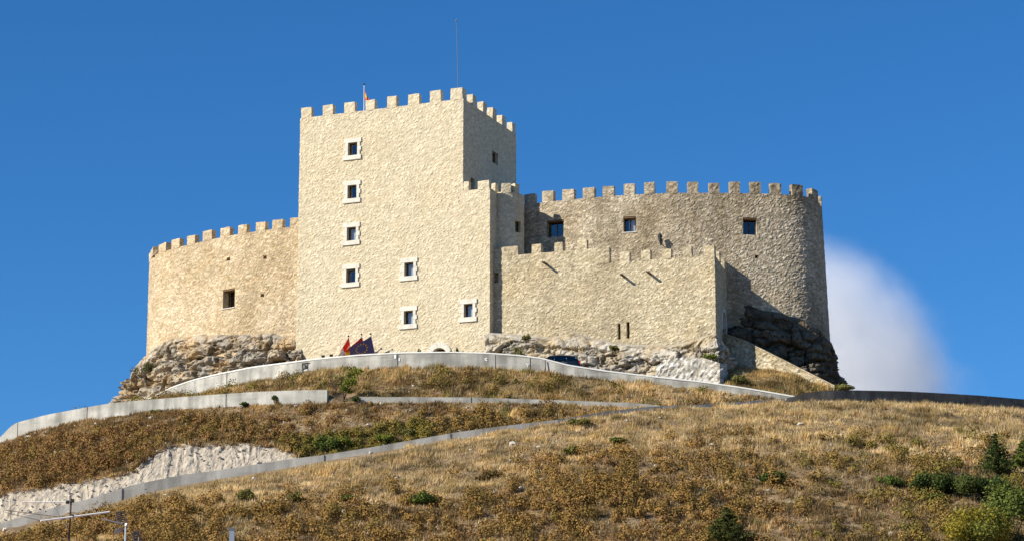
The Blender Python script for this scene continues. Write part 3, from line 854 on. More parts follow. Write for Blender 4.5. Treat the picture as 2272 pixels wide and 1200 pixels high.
rock('rock_outcrop',
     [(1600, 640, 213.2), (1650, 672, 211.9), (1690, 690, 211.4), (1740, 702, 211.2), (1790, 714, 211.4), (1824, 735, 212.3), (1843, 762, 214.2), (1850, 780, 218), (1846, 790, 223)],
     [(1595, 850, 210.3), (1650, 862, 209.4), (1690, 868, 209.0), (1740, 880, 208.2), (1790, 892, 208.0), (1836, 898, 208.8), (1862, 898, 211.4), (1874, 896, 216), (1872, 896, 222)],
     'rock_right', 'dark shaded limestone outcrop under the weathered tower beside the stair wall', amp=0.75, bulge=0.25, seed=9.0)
ribbon_wall('rubble_wall', [(1455, 812, 203.6), (1480, 797, 203.2), (1520, 792, 202.7), (1560, 793, 202.2), (1600, 806, 201.7), (1612, 806, 205)],
            [(1455, 850, 203.4), (1480, 855, 203.0), (1520, 860, 202.5), (1560, 865, 202.0), (1600, 868, 201.5), (1612, 860, 204.8)], 0.5, 'rubble', 'rubble', 'low white rubble wall patched under the right end of the bastion rock', 'wall')

# ================================================================== TERRAIN
def curve(pts):
    """[(x, y, Y)] -> arrays az, Y, z sorted by azimuth"""
    A = []
    for x, y, Y in pts:
        p = P(x, y, Y); A.append((p.x / p.y, p.y, p.z))
    A.sort(); return np.array(A)
def ev(c, az): return np.interp(az, c[:, 0], c[:, 1]), np.interp(az, c[:, 0], c[:, 2])

D_Y = [(-900, 178), (0, 178), (300, 178.7), (640, 180), (850, 180.7), (1000, 181.4), (1100, 182), (1240, 183.2), (1350, 184.8), (1450, 186.2), (1550, 187.6), (1640, 188.9), (1740, 190.4), (1850, 192), (2000, 195.2), (2100, 198), (2190, 200.5), (2272, 203), (2900, 224)]
def DY(x): return float(np.interp(x, [a for a, b in D_Y], [b for a, b in D_Y]))
D_base = [(-900, 1420), (0, 1187), (100, 1155), (200, 1132), (290, 1103), (400, 1077), (500, 1060), (640, 1037), (720, 1022), (850, 1000), (1000, 977), (1100, 962), (1240, 940), (1350, 922), (1450, 909), (1550, 904), (1640, 898), (1740, 892), (1850, 891), (2000, 895), (2100, 900), (2190, 905), (2272, 913), (2900, 968)]
D_top = [(-900, 1400), (-100, 1192), (0, 1160), (100, 1130), (200, 1105), (290, 1076), (400, 1053), (500, 1040), (640, 1018), (720, 1008), (850, 987), (1000, 960), (1100, 946), (1240, 930), (1350, 911), (1450, 901), (1550, 897), (1640, 891), (1740, 884), (1760, 879), (1790, 870), (1830, 865.5), (1900, 865), (2000, 867), (2100, 872), (2180, 877), (2272, 885), (2900, 935)]
c_db = curve([(x, y, DY(x)) for x, y in D_base]); c_dt = curve([(x, y, DY(x)) for x, y in D_top])

B_Y = [(-900, 236), (0, 206), (40, 205), (100, 203.6), (190, 201.7), (300, 199.5), (400, 197.6), (480, 196.2), (600, 194.2), (728, 192.6), (800, 192.5), (1060, 192.3), (1250, 192), (1470, 191.8)]
def BY(x): return float(np.interp(x, [a for a, b in B_Y], [b for a, b in B_Y]))
B_base = [(-900, 1260), (-100, 1010), (0, 984), (40, 968), (100, 950), (190, 932), (300, 917), (400, 910), (480, 903), (600, 897), (728, 896), (793, 893), (960, 893), (1060, 893), (1250, 897), (1400, 903), (1450, 905)]
B_top = [(-900, 1250), (-100, 1006), (-10, 980), (8, 962), (25, 942), (36, 937), (100, 920), (190, 903), (250, 893), (340, 885), (440, 877), (560, 869), (640, 865.5), (728, 864), (760, 880), (900, 880), (1050, 881), (1200, 885.5), (1400, 893), (1470, 899)]
c_bb = curve([(x, y, BY(x)) for x, y in B_base]); c_bt = curve([(x, y, BY(x)) for x, y in B_top])

A_Y = [(280, 226), (335, 222), (430, 217), (470, 214.5), (560, 209.5), (640, 206), (700, 204.3), (760, 203.3), (850, 202.3), (980, 201.5), (1080, 201), (1200, 200.5), (1300, 200), (1400, 199.7), (1500, 199.3), (1600, 199), (1700, 198.6), (1800, 198.2)]
def AY(x): return float(np.interp(x, [a for a, b in A_Y], [b for a, b in A_Y]))
A_base = [(280, 905), (335, 892), (430, 878), (470, 870), (560, 852), (640, 837), (700, 825), (760, 818), (850, 818), (980, 814), (1080, 817), (1150, 824), (1200, 826), (1300, 838), (1400, 848), (1500, 859), (1600, 869), (1700, 880), (1760, 887), (1800, 893)]
A_top = [(280, 903), (310, 893), (335, 883), (380, 860), (430, 843), (480, 831), (560, 815), (655, 803), (700, 797), (800, 788), (900, 783), (1000, 782), (1080, 784), (1150, 789), (1200, 795), (1262, 811), (1340, 823), (1440, 835), (1560, 848), (1650, 861), (1756, 879), (1800, 887)]
c_ab = curve([(x, y, AY(x)) for x, y in A_base]); c_at = curve([(x, y, AY(x)) for x, y in A_top])

c_bank = curve([(-900, 1150, 187), (-100, 1120, 186), (0, 1097, 185.6), (60, 1085, 185.6), (150, 1072, 185.5), (250, 1056, 185.5), (300, 1044, 185.7), (322, 1020, 186.2), (345, 1000, 186.8), (380, 988, 187.1), (420, 985, 187.2), (500, 985, 187.2), (590, 985, 187.0), (625, 995, 186.6), (655, 1010, 186.0)])

def az_of(x, y=900): 
    d = ray(x, y); return d[0] / d[1]
def px_of_az(az, y=900):
    v = (600 - y) / F; return 1136 + F * az * (CP - v * SP)

xs = np.concatenate([np.arange(-2600, -200, 120), np.arange(-200, 2500, 12), np.arange(2500, 5200, 150)])
rows_n = [6, 8, 70, 1, 4, 6, 26, 1, 3, 34, 1, 6, 8, 6, 8, 4]       # subdivisions per band
G_Y, G_Z, G_band = [], [], []
for x in xs:
    az = az_of(x)
    k = []                                            # (Y, z)
    k.append((8.0, 0.0)); k.append((75.0, 0.3))
    p = P(min(max(x, -900), 2900), 1232, 148); k.append((148.0, p.z))
    yb, zb = ev(c_db, az); yt, zt = ev(c_dt, az)
    k.append((yb, zb)); k.append((yb + 0.32, zt - 0.45))
    right = x > 1480
    if not right:
        bY, bz = ev(c_bb, az); _, btz = ev(c_bt, az)
    else:
        bY, bz = yb + 5.4, zt - 0.35; btz = bz + 0.3
        w = min(1, (x - 1480) / 60)
        bY0, bz0 = ev(c_bb, az); bY = bY0 * (1 - w) + bY * w; bz = bz0 * (1 - w) + bz * w
    rY = min(yb + 4.6, bY - 1.5)
    k.append((rY, zt - 0.45))
    if x < 660:
        kY, kz = ev(c_bank, az); k.append((kY, kz))
    else:
        w = min(1, (x - 660) / 60)
        kY0, kz0 = ev(c_bank, az); fY = rY + 0.5; fz = (zt - 0.45) + (bz - zt + 0.45) * 0.5 / (bY - rY)
        k.append((kY0 * (1 - w) + fY * w, kz0 * (1 - w) + fz * w))
    k.append((bY, bz)); k.append((bY + 0.3, max(bz, btz - 0.3)))
    k.append((bY + 2.2, max(bz, btz - 0.3) + 0.02))
    if x < 300:
        aY, a0, a1 = bY + 9, btz - 0.5, btz - 0.5
        if x > 240:
            w = (x - 240) / 60; q = ev(c_ab, az_of(300)); aY = aY * (1 - w) + q[0] * w; a0 = a0 * (1 - w) + q[1] * w; a1 = a1 * (1 - w) + (q[1]) * w
    elif x <= 1756:
        aY, a0 = ev(c_ab, az); _, a1 = ev(c_at, az); a1 -= 0.32
    else:
        q = ev(c_ab, az_of(1756)); w = min(1, (x - 1756) / 90)
        aY = q[0] * (1 - w) + (bY + 3.2) * w; a0 = q[1] * (1 - w) + (zt - 0.6) * w; a1 = a0
    aY = max(aY, k[-1][0] + 0.6)
    k.append((aY, a0)); k.append((aY + 0.3, max(a0, a1)))
    top = max(a0, a1)
    if 1570 < x < 1875:
        mY = np.interp(x, [1570, 1615, 1665, 1709, 1773, 1846, 1875], [207.5, 207.2, 206.9, 205.8, 204.5, 203.2, 206])
        my = np.interp(x, [1570, 1615, 1665, 1709, 1773, 1846, 1875], [830, 822, 818, 820, 838, 862, 880])
        k.append((mY, P(x, my, mY).z))
    else:
        k.append((aY + 5.5, top if 300 <= x <= 1600 else top - 0.7))
    if 240 < x < 1900:
        w = min(1, (x - 240) / 120, (1900 - x) / 60); k.append((max(226.0, aY + 9), (42.0) * w + (top - 4) * (1 - w)))
    else:
        k.append((aY + 22, top - 9))
    k.append((k[-1][0] + 26, k[-1][1] - 7)); k.append((345.0, 2.0)); k.append((900.0, 0.2)); k.append((5000.0, 0.0))
    Ys, Zs, Bd = [], [], []
    for b, nr in enumerate(rows_n):
        (y0, z0), (y1, z1) = k[b], k[b + 1]
        for i in range(nr):
            t = i / nr
            tz = t
            if b == 2: tz = t + 0.10 * math.sin(math.pi * t)       # slightly convex hill shoulder
            Ys.append(y0 + (y1 - y0) * t); Zs.append(z0 + (z1 - z0) * tz); Bd.append((b, t))
    Ys.append(k[-1][0]); Zs.append(k[-1][1]); Bd.append((15, 1.0))
    G_Y.append(Ys); G_Z.append(Zs); G_band.append(Bd)
G_Y = np.array(G_Y); G_Z = np.array(G_Z); G_AZ = np.array([az_of(x) for x in xs]); G_X = G_AZ[:, None] * G_Y
GB = np.array([[b for b, t in r] for r in G_band]); GT = np.array([[t for b, t in r] for r in G_band])
# natural unevenness on the slopes
for i in range(G_Y.shape[0]):
    for j in range(G_Y.shape[1]):
        b = GB[i, j]
        if b in (2, 6, 9, 12) and xs[i] > -250 and xs[i] < 2500:
            t = GT[i, j]; f = min(1, t * 6, (1 - t) * 6)
            q = Vector((G_X[i, j], G_Y[i, j], 0))
            a = (0.55 if b == 2 else 0.28 if b == 6 else 0.2)
            G_Z[i, j] += f * (a * noise.noise(q * 0.10) + 0.5 * a * noise.noise(q * 0.33) + 0.22 * noise.noise(q * 0.75) + 0.10 * noise.noise(q * 1.6))
row_of_band = np.cumsum([0] + rows_n)

def ground_z(X, Y):
    """vectorised height of the terrain sheet"""
    X = np.atleast_1d(np.asarray(X, float)); Y = np.atleast_1d(np.asarray(Y, float))
    az = X / Y; ci = np.clip(np.searchsorted(G_AZ, az) - 1, 0, len(G_AZ) - 2)
    w = np.clip((az - G_AZ[ci]) / (G_AZ[ci + 1] - G_AZ[ci]), 0, 1)
    out = np.empty(len(X))
    for n_, (c, ww, y) in enumerate(zip(ci, w, Y)):
        out[n_] = np.interp(y, G_Y[c], G_Z[c]) * (1 - ww) + np.interp(y, G_Y[c + 1], G_Z[c + 1]) * ww
    return out

def soil_material():
    m, nt, b = new_mat('dry_soil')
    c = ramp(nt, noise_out(nt, 0.35, 6), [(0.3, (0.15, 0.10, 0.05)), (0.5, (0.235, 0.16, 0.085)), (0.7, (0.33, 0.24, 0.135))])
    c2 = ramp(nt, noise_out(nt, 1.8, 5), [(0.55, (0, 0, 0)), (0.72, (0.55,) * 3)])
    c = mixc(nt, c2, c, (0.36, 0.30, 0.21))
    nt.links.new(c, b.inputs["Base Color"]); b.inputs["Roughness"].default_value = 1.0
    bp = N(nt, "ShaderNodeBump", Strength=0.8, Distance=0.15)
    nt.links.new(noise_out(nt, 2.2, 7), bp.inputs["Height"]); nt.links.new(bp.outputs["Normal"], b.inputs["Normal"])
    return m
M['soil'] = soil_material()
nc, nr = G_Y.shape
vv = np.stack([G_X, G_Y, G_Z], -1).reshape(-1, 3)
ii, jj = np.meshgrid(np.arange(nc - 1), np.arange(nr - 1), indexing='ij')
a = (ii * nr + jj).ravel()
hill = fast_mesh('hillside', vv, np.stack([a, a + nr, a + nr + 1, a + 1], 1), M['soil'])
tag(hill, kind='structure')
gm = MB(); gm.poly([Vector((-6000, -3000, -0.3)), Vector((6000, -3000, -0.3)), Vector((6000, 9000, -0.3)), Vector((-6000, 9000, -0.3))])
tag(gm.build('ground', M['soil']), kind='structure')
# road surfaces
def strip(name, band, x0, x1, mat):
    j0 = row_of_band[band]; j1 = row_of_band[band + 1]
    m = MB()
    for i in range(nc - 1):
        if xs[i] < x0 or xs[i] > x1: continue
        for j in range(j0, j1):
            q = [Vector((G_X[a, b], G_Y[a, b], G_Z[a, b] + 0.03)) for a, b in ((i, j), (i + 1, j), (i + 1, j + 1), (i, j + 1))]
            m.quad(*q)
    return tag(m.build(name, mat), kind='structure')
strip('road', 4, -200, 2400, M['asphalt']); strip('road', 11, 330, 1560, M['asphalt'])
strip('path', 8, -100, 1440, M['asphalt'])

# chalk cut bank above the lower road
def bank():
    b = 5; j0 = row_of_band[b]; j1 = row_of_band[b + 1]
    ci = [i for i in range(nc) if -200 <= xs[i] <= 668]
    verts, tone = [], []; nn = 26; sub = 5
    cols = []
    for a in range(len(ci) - 1):
        for s in range(sub): cols.append((ci[a], ci[a + 1], s / sub))
    for (i0, i1, w) in cols:
        x = xs[i0] * (1 - w) + xs[i1] * w
        y0 = G_Y[i0, j0] * (1 - w) + G_Y[i1, j0] * w; z0 = G_Z[i0, j0] * (1 - w) + G_Z[i1, j0] * w
        y1 = G_Y[i0, j1] * (1 - w) + G_Y[i1, j1] * w; z1 = G_Z[i0, j1] * (1 - w) + G_Z[i1, j1] * w
        az = az_of(x)
        for r in range(nn + 1):
            t = r / nn; Y = y0 + (y1 - y0) * t; Z = z0 + (z1 - z0) * t
            X = az * Y
            q = Vector((X, Y, Z))
            gul = noise.ridged_multi_fractal(Vector((X * 1.5 + 0.5 * noise.noise(q * 0.5), 3.1, Z * 0.16)), 1.0, 2.2, 4, 1.0, 2.0) - 1.0
            fr = noise.fractal(q * 1.1, 0.9, 2.0, 5)
            f = min(1, t * 8 + 0.3, (1 - t) * 7)
            d = 0.14 + f * (0.15 * gul * (0.45 + noise.noise(q * 0.4)) + 0.12 * fr + 0.05 * noise.fractal(q * 3.1, 0.8, 2.0, 4))
            if t > 0.78: d += min(1, (1 - t) * 12) * 0.30 * max(0, noise.noise(q * 1.9 + Vector((9, 2, 1))))
            d = max(d, 0.05) if 0 < t < 1 else d
            verts.append((X, Y - d * 0.75, Z + d * 0.45))
            tone.append((min(1, max(0, 0.5 + 0.6 * fr)), min(1, max(0, 0.7 + 0.5 * gul))))
    k = nn + 1; mb = MB()
    mb.v = [Vector(v) for v in verts]; mb.tone = tone
    for i in range(len(cols) - 1):
        for r in range(nn):
            a = i * k + r; mb.f.append((a, a + k, a + k + 1, a + 1)); mb.fm.append(0)
    tag(mb.build('chalk_bank', M['chalk']), kind='structure')
bank()

# ================================================================== CONCRETE PARAPET WALLS
def parapet(name, tops, Yf, label, mat, thick=0.3, coping=None, joints=(), depth_below=0.8, end_caps=True, hmin=None):
    x0, x1 = tops[0][0], tops[-1][0]
    xx = np.arange(x0, x1 + 0.1, 7.0)
    ty = np.interp(xx, [a for a, b in tops], [b for a, b in tops])
    # round the polyline
    ker = np.array([1, 2, 3, 2, 1]) / 9.0
    tp = np.pad(ty, 2, mode='edge'); tp[0:2] = ty[0] - (ty[1] - ty[0]) * np.array([2, 1]); tp[-2:] = ty[-1] + (ty[-1] - ty[-2]) * np.array([1, 2])
    ty = np.convolve(tp, ker, 'valid')
    T = [P(x, y, Yf(x)) for x, y in zip(xx, ty)]
    gz = ground_z([p.x for p in T], [p.y - 0.25 for p in T])
    root = empty(name, (T[len(T) // 2].x, T[len(T) // 2].y, float(gz[len(T) // 2])), label, 'wall')
    mb = MB(); nz = 6; ks = []
    for i, p in enumerate(T):
        d = T[min(i + 1, len(T) - 1)] - T[max(i - 1, 0)]; d.z = 0; d.normalize(); n = Vector((d.y, -d.x, 0))
        zb = min(gz[i] - depth_below, p.z - 0.5)
        col = []
        for j in range(nz + 1):
            z = zb + (p.z - zb) * j / nz; q = Vector((p.x, p.y, z))
            col.append(q + n * (0.025 * noise.noise(q * 0.6) + (0.012 if (int(i // 12) % 2) else 0)))
        col.append(Vector((p.x, p.y, p.z)) - n * thick); col.append(Vector((p.x, p.y, zb)) - n * thick)
        mb.v += col; ks.append(n)
    k = nz + 3
    for i in range(len(T) - 1):
        for j in range(k - 1):
            a = i * k + j; mb.f.append((a, a + k, a + k + 1, a + 1)); mb.fm.append(0)
    mb.f.append(tuple(range(k))[::-1]); mb.fm.append(0); e = (len(T) - 1) * k; mb.f.append(tuple(range(e, e + k))); mb.fm.append(0)
    mb.build('panel', M[mat], root)
    if coping:
        c = MB(); rows = []
        prof = [(0.05, -0.02), (0.05, 0.05), (0.0, 0.10), (-thick - 0.05, 0.11), (-thick - 0.05, -0.02)]
        for p, n in zip(T, ks): rows.append([p + n * a + Vector((0, 0, b)) for a, b in prof])
        for i in range(len(rows) - 1):
            for j in range(len(prof)):
                j2 = (j + 1) % len(prof); c.quad(rows[i][j], rows[i + 1][j], rows[i + 1][j2], rows[i][j2])
        c.build('coping', M[coping], root)
    for xj, w in joints:
        i = int(np.argmin(np.abs(xx - xj))); p = T[i]; n = ks[i]; t = Vector((-n.y, n.x, 0))
        m = MB(); m.obox(p, t, n, -w, w, 0.0, 0.05, min(gz[i] - 0.3, p.z - 0.4) - p.z, -0.0); m.build('joint', M['joint'], root)
    return root, xx, T, ks
A_wall = parapet('parapet_wall', [q for q in A_top], AY, 'curved pale concrete parapet with white coping along the castle terrace', 'concrete', coping='coping', joints=[(505, .012), (880, .012), (1100, .012), (1175, .012)])
B_wall = parapet('retaining_wall', [q for q in B_top if q[0] <= 728 and q[0] >= -100], BY, 'tall pale concrete retaining wall with a blunt end beside the sapling', 'concrete', joints=[(191, .025), (500, .012), (38, .012)])
B2_wall = parapet('kerb_wall', [q for q in B_top if q[0] >= 793] if False else [(793, 879.5), (900, 880), (1050, 881), (1200, 885.5), (1400, 893), (1470, 899)], BY, 'low pale concrete kerb wall running right from the sapling across the slope', 'concrete', joints=[(1043, .02)])
D_wall = parapet('roadside_wall', [q for q in D_top if -100 <= q[0] <= 1640] + [(1745, 883.5)], DY, 'long grey concrete roadside wall climbing the hillside below the chalk bank', 'concrete_grey', joints=[(270, .012), (720, .012), (1000, .012)])
C_wall = parapet('bend_wall', [(1745, 883), (1760, 879), (1790, 870), (1830, 865.5), (1900, 865), (2000, 867), (2100, 872), (2180, 877), (2272, 885), (2500, 903)], DY, 'dark shaded concrete wall round the outside of the road bend at right', 'concrete_shade', joints=[(1895, .012), (2194, .04), (2130, .012)])

# painted marks on the terrace parapet
def wall_mark(pts, w, mat, name='painted_mark'):
    root, xx, T, ks = A_wall; m = MB()
    def at(x, y):
        i = int(np.argmin(np.abs(xx - x))); n = ks[i]; p = T[i]
        d = ray(x, y); t = p.dot(n) / (d[0] * n.x + d[1] * n.y) if abs(d[0] * n.x + d[1] * n.y) > 1e-6 else 1
        q = Vector((p.x, p.y, 0)); t = (q.dot(n)) / (d[0] * n.x + d[1] * n.y)
        return Vector((d[0] * t, d[1] * t, CZ + d[2] * t)) + n * 0.045, n
    for a, b in zip(pts, pts[1:]):
        (pa, n), (pb, _) = at(*a), at(*b); d = (pb - pa).normalized(); s = d.cross(n).normalized() * w
        m.quad(pa - s - d * w, pb - s + d * w, pb + s + d * w, pa + s - d * w)
    m.build(name, mat, root)
wall_mark([(687, 804.2), (671.5, 806.5), (672.5, 826)], 0.035, M['black_paint'], 'graffiti')
wall_mark([(675, 809.5), (678, 811), (675, 816), (677, 818)], 0.02, M['black_paint'], 'graffiti')
wall_mark([(677.5, 809), (678.5, 817), (680.5, 811), (682.5, 816.5), (683, 807)], 0.035, M['black_paint'], 'graffiti')
wall_mark([(672.5, 818.5), (684, 817)], 0.02, M['black_paint'], 'graffiti')
wall_mark([(677, 789 + 31.5), (684, 819.5)], 0.03, M['white_paint'])
for x, y, w in ((877, 790, .085), (886, 796.5, .05)):
    wall_mark([(x, y - 1.5), (x, y + 2.5)], w, M['white_paint'])
wall_mark([(1080, 794), (1075, 796.5), (1080, 799)], 0.04, M['white_paint'])
wall_mark([(1168, 806), (1172, 810), (1175, 806.5), (1170, 812)], 0.03, M['white_paint'])
wall_mark([(1189, 823), (1199, 822.4)], 0.03, M['white_paint'])
for x in (717, 735):
    p = P(x, 791.5 - (x - 717) * 0.11, 204.2); r = empty('floodlight', p, 'small dark floodlight on the terrace parapet %s' % ('nearer the painted black mark' if x == 717 else 'nearer the hanging flags'), 'floodlight', 'floodlights on the parapet')
    m = MB(); t = Vector((1, 0, 0)); n = Vector((0, -1, 0)); m.obox(p, t, n, -0.13, 0.13, -0.1, 0.1, -0.02, 0.14); m.build('lamp_body', M['black'], r)
    m = MB(); m.tube([p + Vector((0, 0, -0.3)), p + Vector((0, 0, -0.02))], 0.03, 6); m.build('bracket', M['steel'], r)
p = P(1209.5, 800, AY(1209) - 0.15); q = P(1211, 828, AY(1209) - 0.25)
r = empty('marker_post', q, 'thin dark post standing against the terrace parapet below the car', 'post')
m = MB(); m.tube([q - Vector((0, 0, 0.3)), p.lerp(q, 0.5), p], [0.05, 0.045, 0.04], 6); m.build('pole', M['rusty'], r)
m = MB(); m.sphere(p, 0.055, 8, 4); m.build('cap', M['rusty'], r)

# ================================================================== FLAGS ON THE FRONT WALL
def wall_flag(bx, by, tx, ty, c_far_up, c_far_lo, upf, lof, kind, label, dout=1.5, Yoff=0.0):
    s, z = path_hit(fp, FS, bx, by); pm, t, n = path_frame(fp, FS, s); base = Vector((pm.x, pm.y, z)) + n * 0.12
    tip = P(tx, ty, base.y + n.y * dout)
    r = empty('flag', base, label, 'flag', 'flags of the castle')
    m = MB(); m.tube([base, tip], [0.03, 0.024], 8); m.build('pole', M['white_paint'], r)
    m = MB(); m.sphere(tip, 0.085, 8, 6); m.build('finial', M['black'], r)
    U = base.lerp(tip, upf); L = base.lerp(tip, lof)
    FU = P(c_far_up[0], c_far_up[1], U.y + 0.25 + Yoff); FL = P(c_far_lo[0], c_far_lo[1], L.y + 0.1 + Yoff)
    ns, nh = 22, 14; g = {}
    nn = (FU - U).cross(L - U).normalized()
    for i in range(ns + 1):
        for j in range(nh + 1):
            u, v = i / ns, j / nh
            q = U.lerp(FU, u).lerp(L.lerp(FL, u), v)
            q = q + nn * (0.10 * u * math.sin(u * 9 + v * 2.0)) + Vector((0, 0, -0.10 * math.sin(math.pi * u) * (1 - v * 0.6)))
            g[i, j] = q
    c = MB()
    for i in range(ns):
        for j in range(nh):
            u, v = (i + .5) / ns, (j + .5) / nh
            if kind == 'tri': mi = 1 if 0.25 < v < 0.75 else 0
            elif kind == 'quarter': mi = 0 if ((u < 0.5) == (v < 0.5)) else 1
            else: mi = 0
            c.quad(g[i, j + 1], g[i + 1, j + 1], g[i + 1, j], g[i, j], mi)
    mats = {'tri': [M['red'], M['yellow']], 'quarter': [M['red'], M['white_cloth']], 'blue': [M['navy']]}[kind]
    cl = c.build('flag_cloth', mats, r, True)
    if kind == 'blue':
        st = MB()
        def atuv(u, v):
            fi = min(max(u, 0), 0.999) * ns; fj = min(max(v, 0), 0.999) * nh; i, j = int(fi), int(fj); a, b = fi - i, fj - j
            return g[i, j].lerp(g[i + 1, j], a).lerp(g[i, j + 1].lerp(g[i + 1, j + 1], a), b)
        for k in range(12):
            th = 2 * math.pi * k / 12; cu, cv = 0.5 + 0.24 * math.cos(th), 0.5 + 0.33 * math.sin(th)
            for sgn in (1, -1):
                pts = []
                for q in range(10):
                    rr = (1.0 if q % 2 == 0 else 0.42); a = math.pi / 2 + math.pi * q / 5
                    pts.append(atuv(cu + 0.045 * rr * math.cos(a), cv - 0.075 * rr * math.sin(a)) + nn * (0.02 * sgn))
                st.poly(pts)
        st.build('star_circle', M['yellow'], cl)
wall_flag(834, 788, 822.5, 740, (776, 768), (777, 789), 0.90, 0.06, 'blue', 'dark blue flag with a ring of yellow stars beside the castle entrance', 1.5)
wall_flag(814, 790, 802, 741, (766, 776), (769, 795), 0.90, 0.10, 'tri', 'red and yellow striped flag half hidden behind the blue flag', 1.35, 0.35)
wall_flag(783, 792, 773, 745, (749, 787), (756, 810), 0.95, 0.30, 'quarter', 'red and white quartered flag leftmost at the foot of the keep', 1.4)

# ================================================================== CAR
def build_car():
    yc = 203.7
    c0 = P(1234, 790.5, yc)
    root = empty('parked_car', (c0.x, c0.y, c0.z - 1.46), 'dark hatchback parked on the terrace behind the parapet below the bastion', 'car')
    ang = math.radians(180 - 6)
    R = Matrix.Rotation(ang, 3, 'Z')
    O = Vector(root.location)
    def W(x, y, z): return O + R @ Vector((x, y, z))
    # side profile stations: x, z_low, z_belt, half width at belt
    st = [(-1.98, .42, .78, .66), (-1.93, .30, .92, .76), (-1.6, .24, .98, .82), (-1.0, .22, .98, .84), (0.0, .22, .95, .85), (0.75, .22, .92, .84), (1.3, .24, .86, .81), (1.75, .26, .76, .75), (1.98, .34, .62, .62)]
    mb = MB(); ring = []
    for x, zl_, zb_, hw in st:
        pts = [(hw * .92, zl_), (hw, zl_ + .14), (hw * 1.01, (zl_ + zb_) / 2), (hw * .97, zb_ - .05), (hw * .88, zb_)]
        pts = pts + [(-a, b) for a, b in reversed(pts)]
        k = len(mb.v); mb.v += [W(x, a, b) for a, b in pts]; ring.append((k, len(pts)))
    for (a, n), (b, _) in zip(ring, ring[1:]):
        for j in range(n):
            mb.f.append((a + j, b + j, b + (j + 1) % n, a + (j + 1) % n)); mb.fm.append(0)
    for k, n in (ring[0], ring[-1]): mb.f.append(tuple(range(k, k + n))); mb.fm.append(0)
    # greenhouse pillars and roof
    cab = [(-1.86, .95, .70), (-1.52, 1.36, .60), (-.9, 1.455, .585), (0.0, 1.46, .585), (.42, 1.40, .59), (1.18, .88, .72)]
    ro = []
    for x, z, hw in cab[1:5]:
        k = len(mb.v); mb.v += [W(x, -hw, z - .03), W(x, -hw * .85, z + .02), W(x, hw * .85, z + .02), W(x, hw, z - .03)]; ro.append(k)
    for a, b in zip(ro, ro[1:]):
        for j in range(3): mb.f.append((a + j, b + j, b + j + 1, a + j + 1)); mb.fm.append(0)
    for sgn in (-1, 1):
        for (xa, za, ha), (xb, zb_, hb) in ((cab[0], cab[1]), (cab[5], cab[4]), ((-.95, .96, .80), (-.85, 1.43, .585)), ((.08, .95, .81), (.02, 1.44, .59))):
            a = W(xa, sgn * ha * 1.02, za - .02); b = W(xb, sgn * hb * 1.0, zb_ - .01); mb.tube([a, b], 0.045, 6)
    body = mb.build('body', M['car_paint'], root, True)
    for sgn in (-1, 1):
        gl = MB()
        def q(x, z, h): return W(x, sgn * h, z)
        gl.quad(q(-1.80, .96, .70), q(-.95, .965, .80), q(-.86, 1.42, .59), q(-1.5, 1.34, .6))
        gl.quad(q(-.95, .965, .80), q(.08, .955, .81), q(.02, 1.43, .59), q(-.86, 1.42, .59))
        gl.quad(q(.08, .955, .81), q(1.14, .88, .74), q(.44, 1.38, .595), q(.02, 1.43, .59))
        gl.build('side_window', M['car_glass'], root)
    g2 = MB(); g2.quad(W(1.18, -.70, .87), W(1.18, .70, .87), W(.43, .58, 1.385), W(.43, -.58, 1.385)); g2.build('windscreen', M['car_glass'], root)
    g3 = MB(); g3.quad(W(-1.87, .68, .95), W(-1.87, -.68, .95), W(-1.54, -.59, 1.345), W(-1.54, .59, 1.345)); g3.build('rear_window', M['car_glass'], root)
    inn = MB(); inn.obox(W(0, 0, 0), R @ Vector((1, 0, 0)), R @ Vector((0, 1, 0)), -1.4, .9, -.6, .6, .5, .98); inn.build('interior', M['dark'], root)
    for x in (-1.25, 1.22):
        for sgn in (-1, 1):
            m = MB(); m.tube([W(x, sgn * .66, .31), W(x, sgn * .86, .31)], .31, 18); ty_ = m.build('wheel', M['tyre'], root)
            m = MB(); m.tube([W(x, sgn * .84, .31), W(x, sgn * .872, .31)], .19, 14); m.build('rim', M['steel'], ty_)
    for sgn in (-1, 1):
        m = MB(); m.sphere(W(1.82, sgn * .55, .62), .13, 8, 6); m.build('headlight', M['clear_lens'], root)
        m = MB(); m.obox(W(-1.93, sgn * .70, .84), R @ Vector((1, 0, 0)), R @ Vector((0, 1, 0)), -.06, .06, -.07, .07, -.12, .12); m.build('tail_light', M['red_lens'], root)
        m = MB(); m.sphere(W(.85, sgn * .92, 1.0), .10, 8, 6); m.build('mirror', M['car_paint'], root)
        m = MB(); m.tube([W(-.70, sgn * .86, .84), W(-.50, sgn * .86, .845)], .022, 6); m.build('door_handle', M['steel'], root)
        m = MB(); m.tube([W(-.95, sgn * .865, .80), W(.9, sgn * .86, .78)], .012, 5); m.build('trim_strip', M['steel'], root)
build_car()

# ================================================================== VEGETATION
def in_noise(X, Y, sc, off=0.0):
    return np.array([noise.noise(Vector((x * sc + off, y * sc, off))) for x, y in zip(X, Y)])

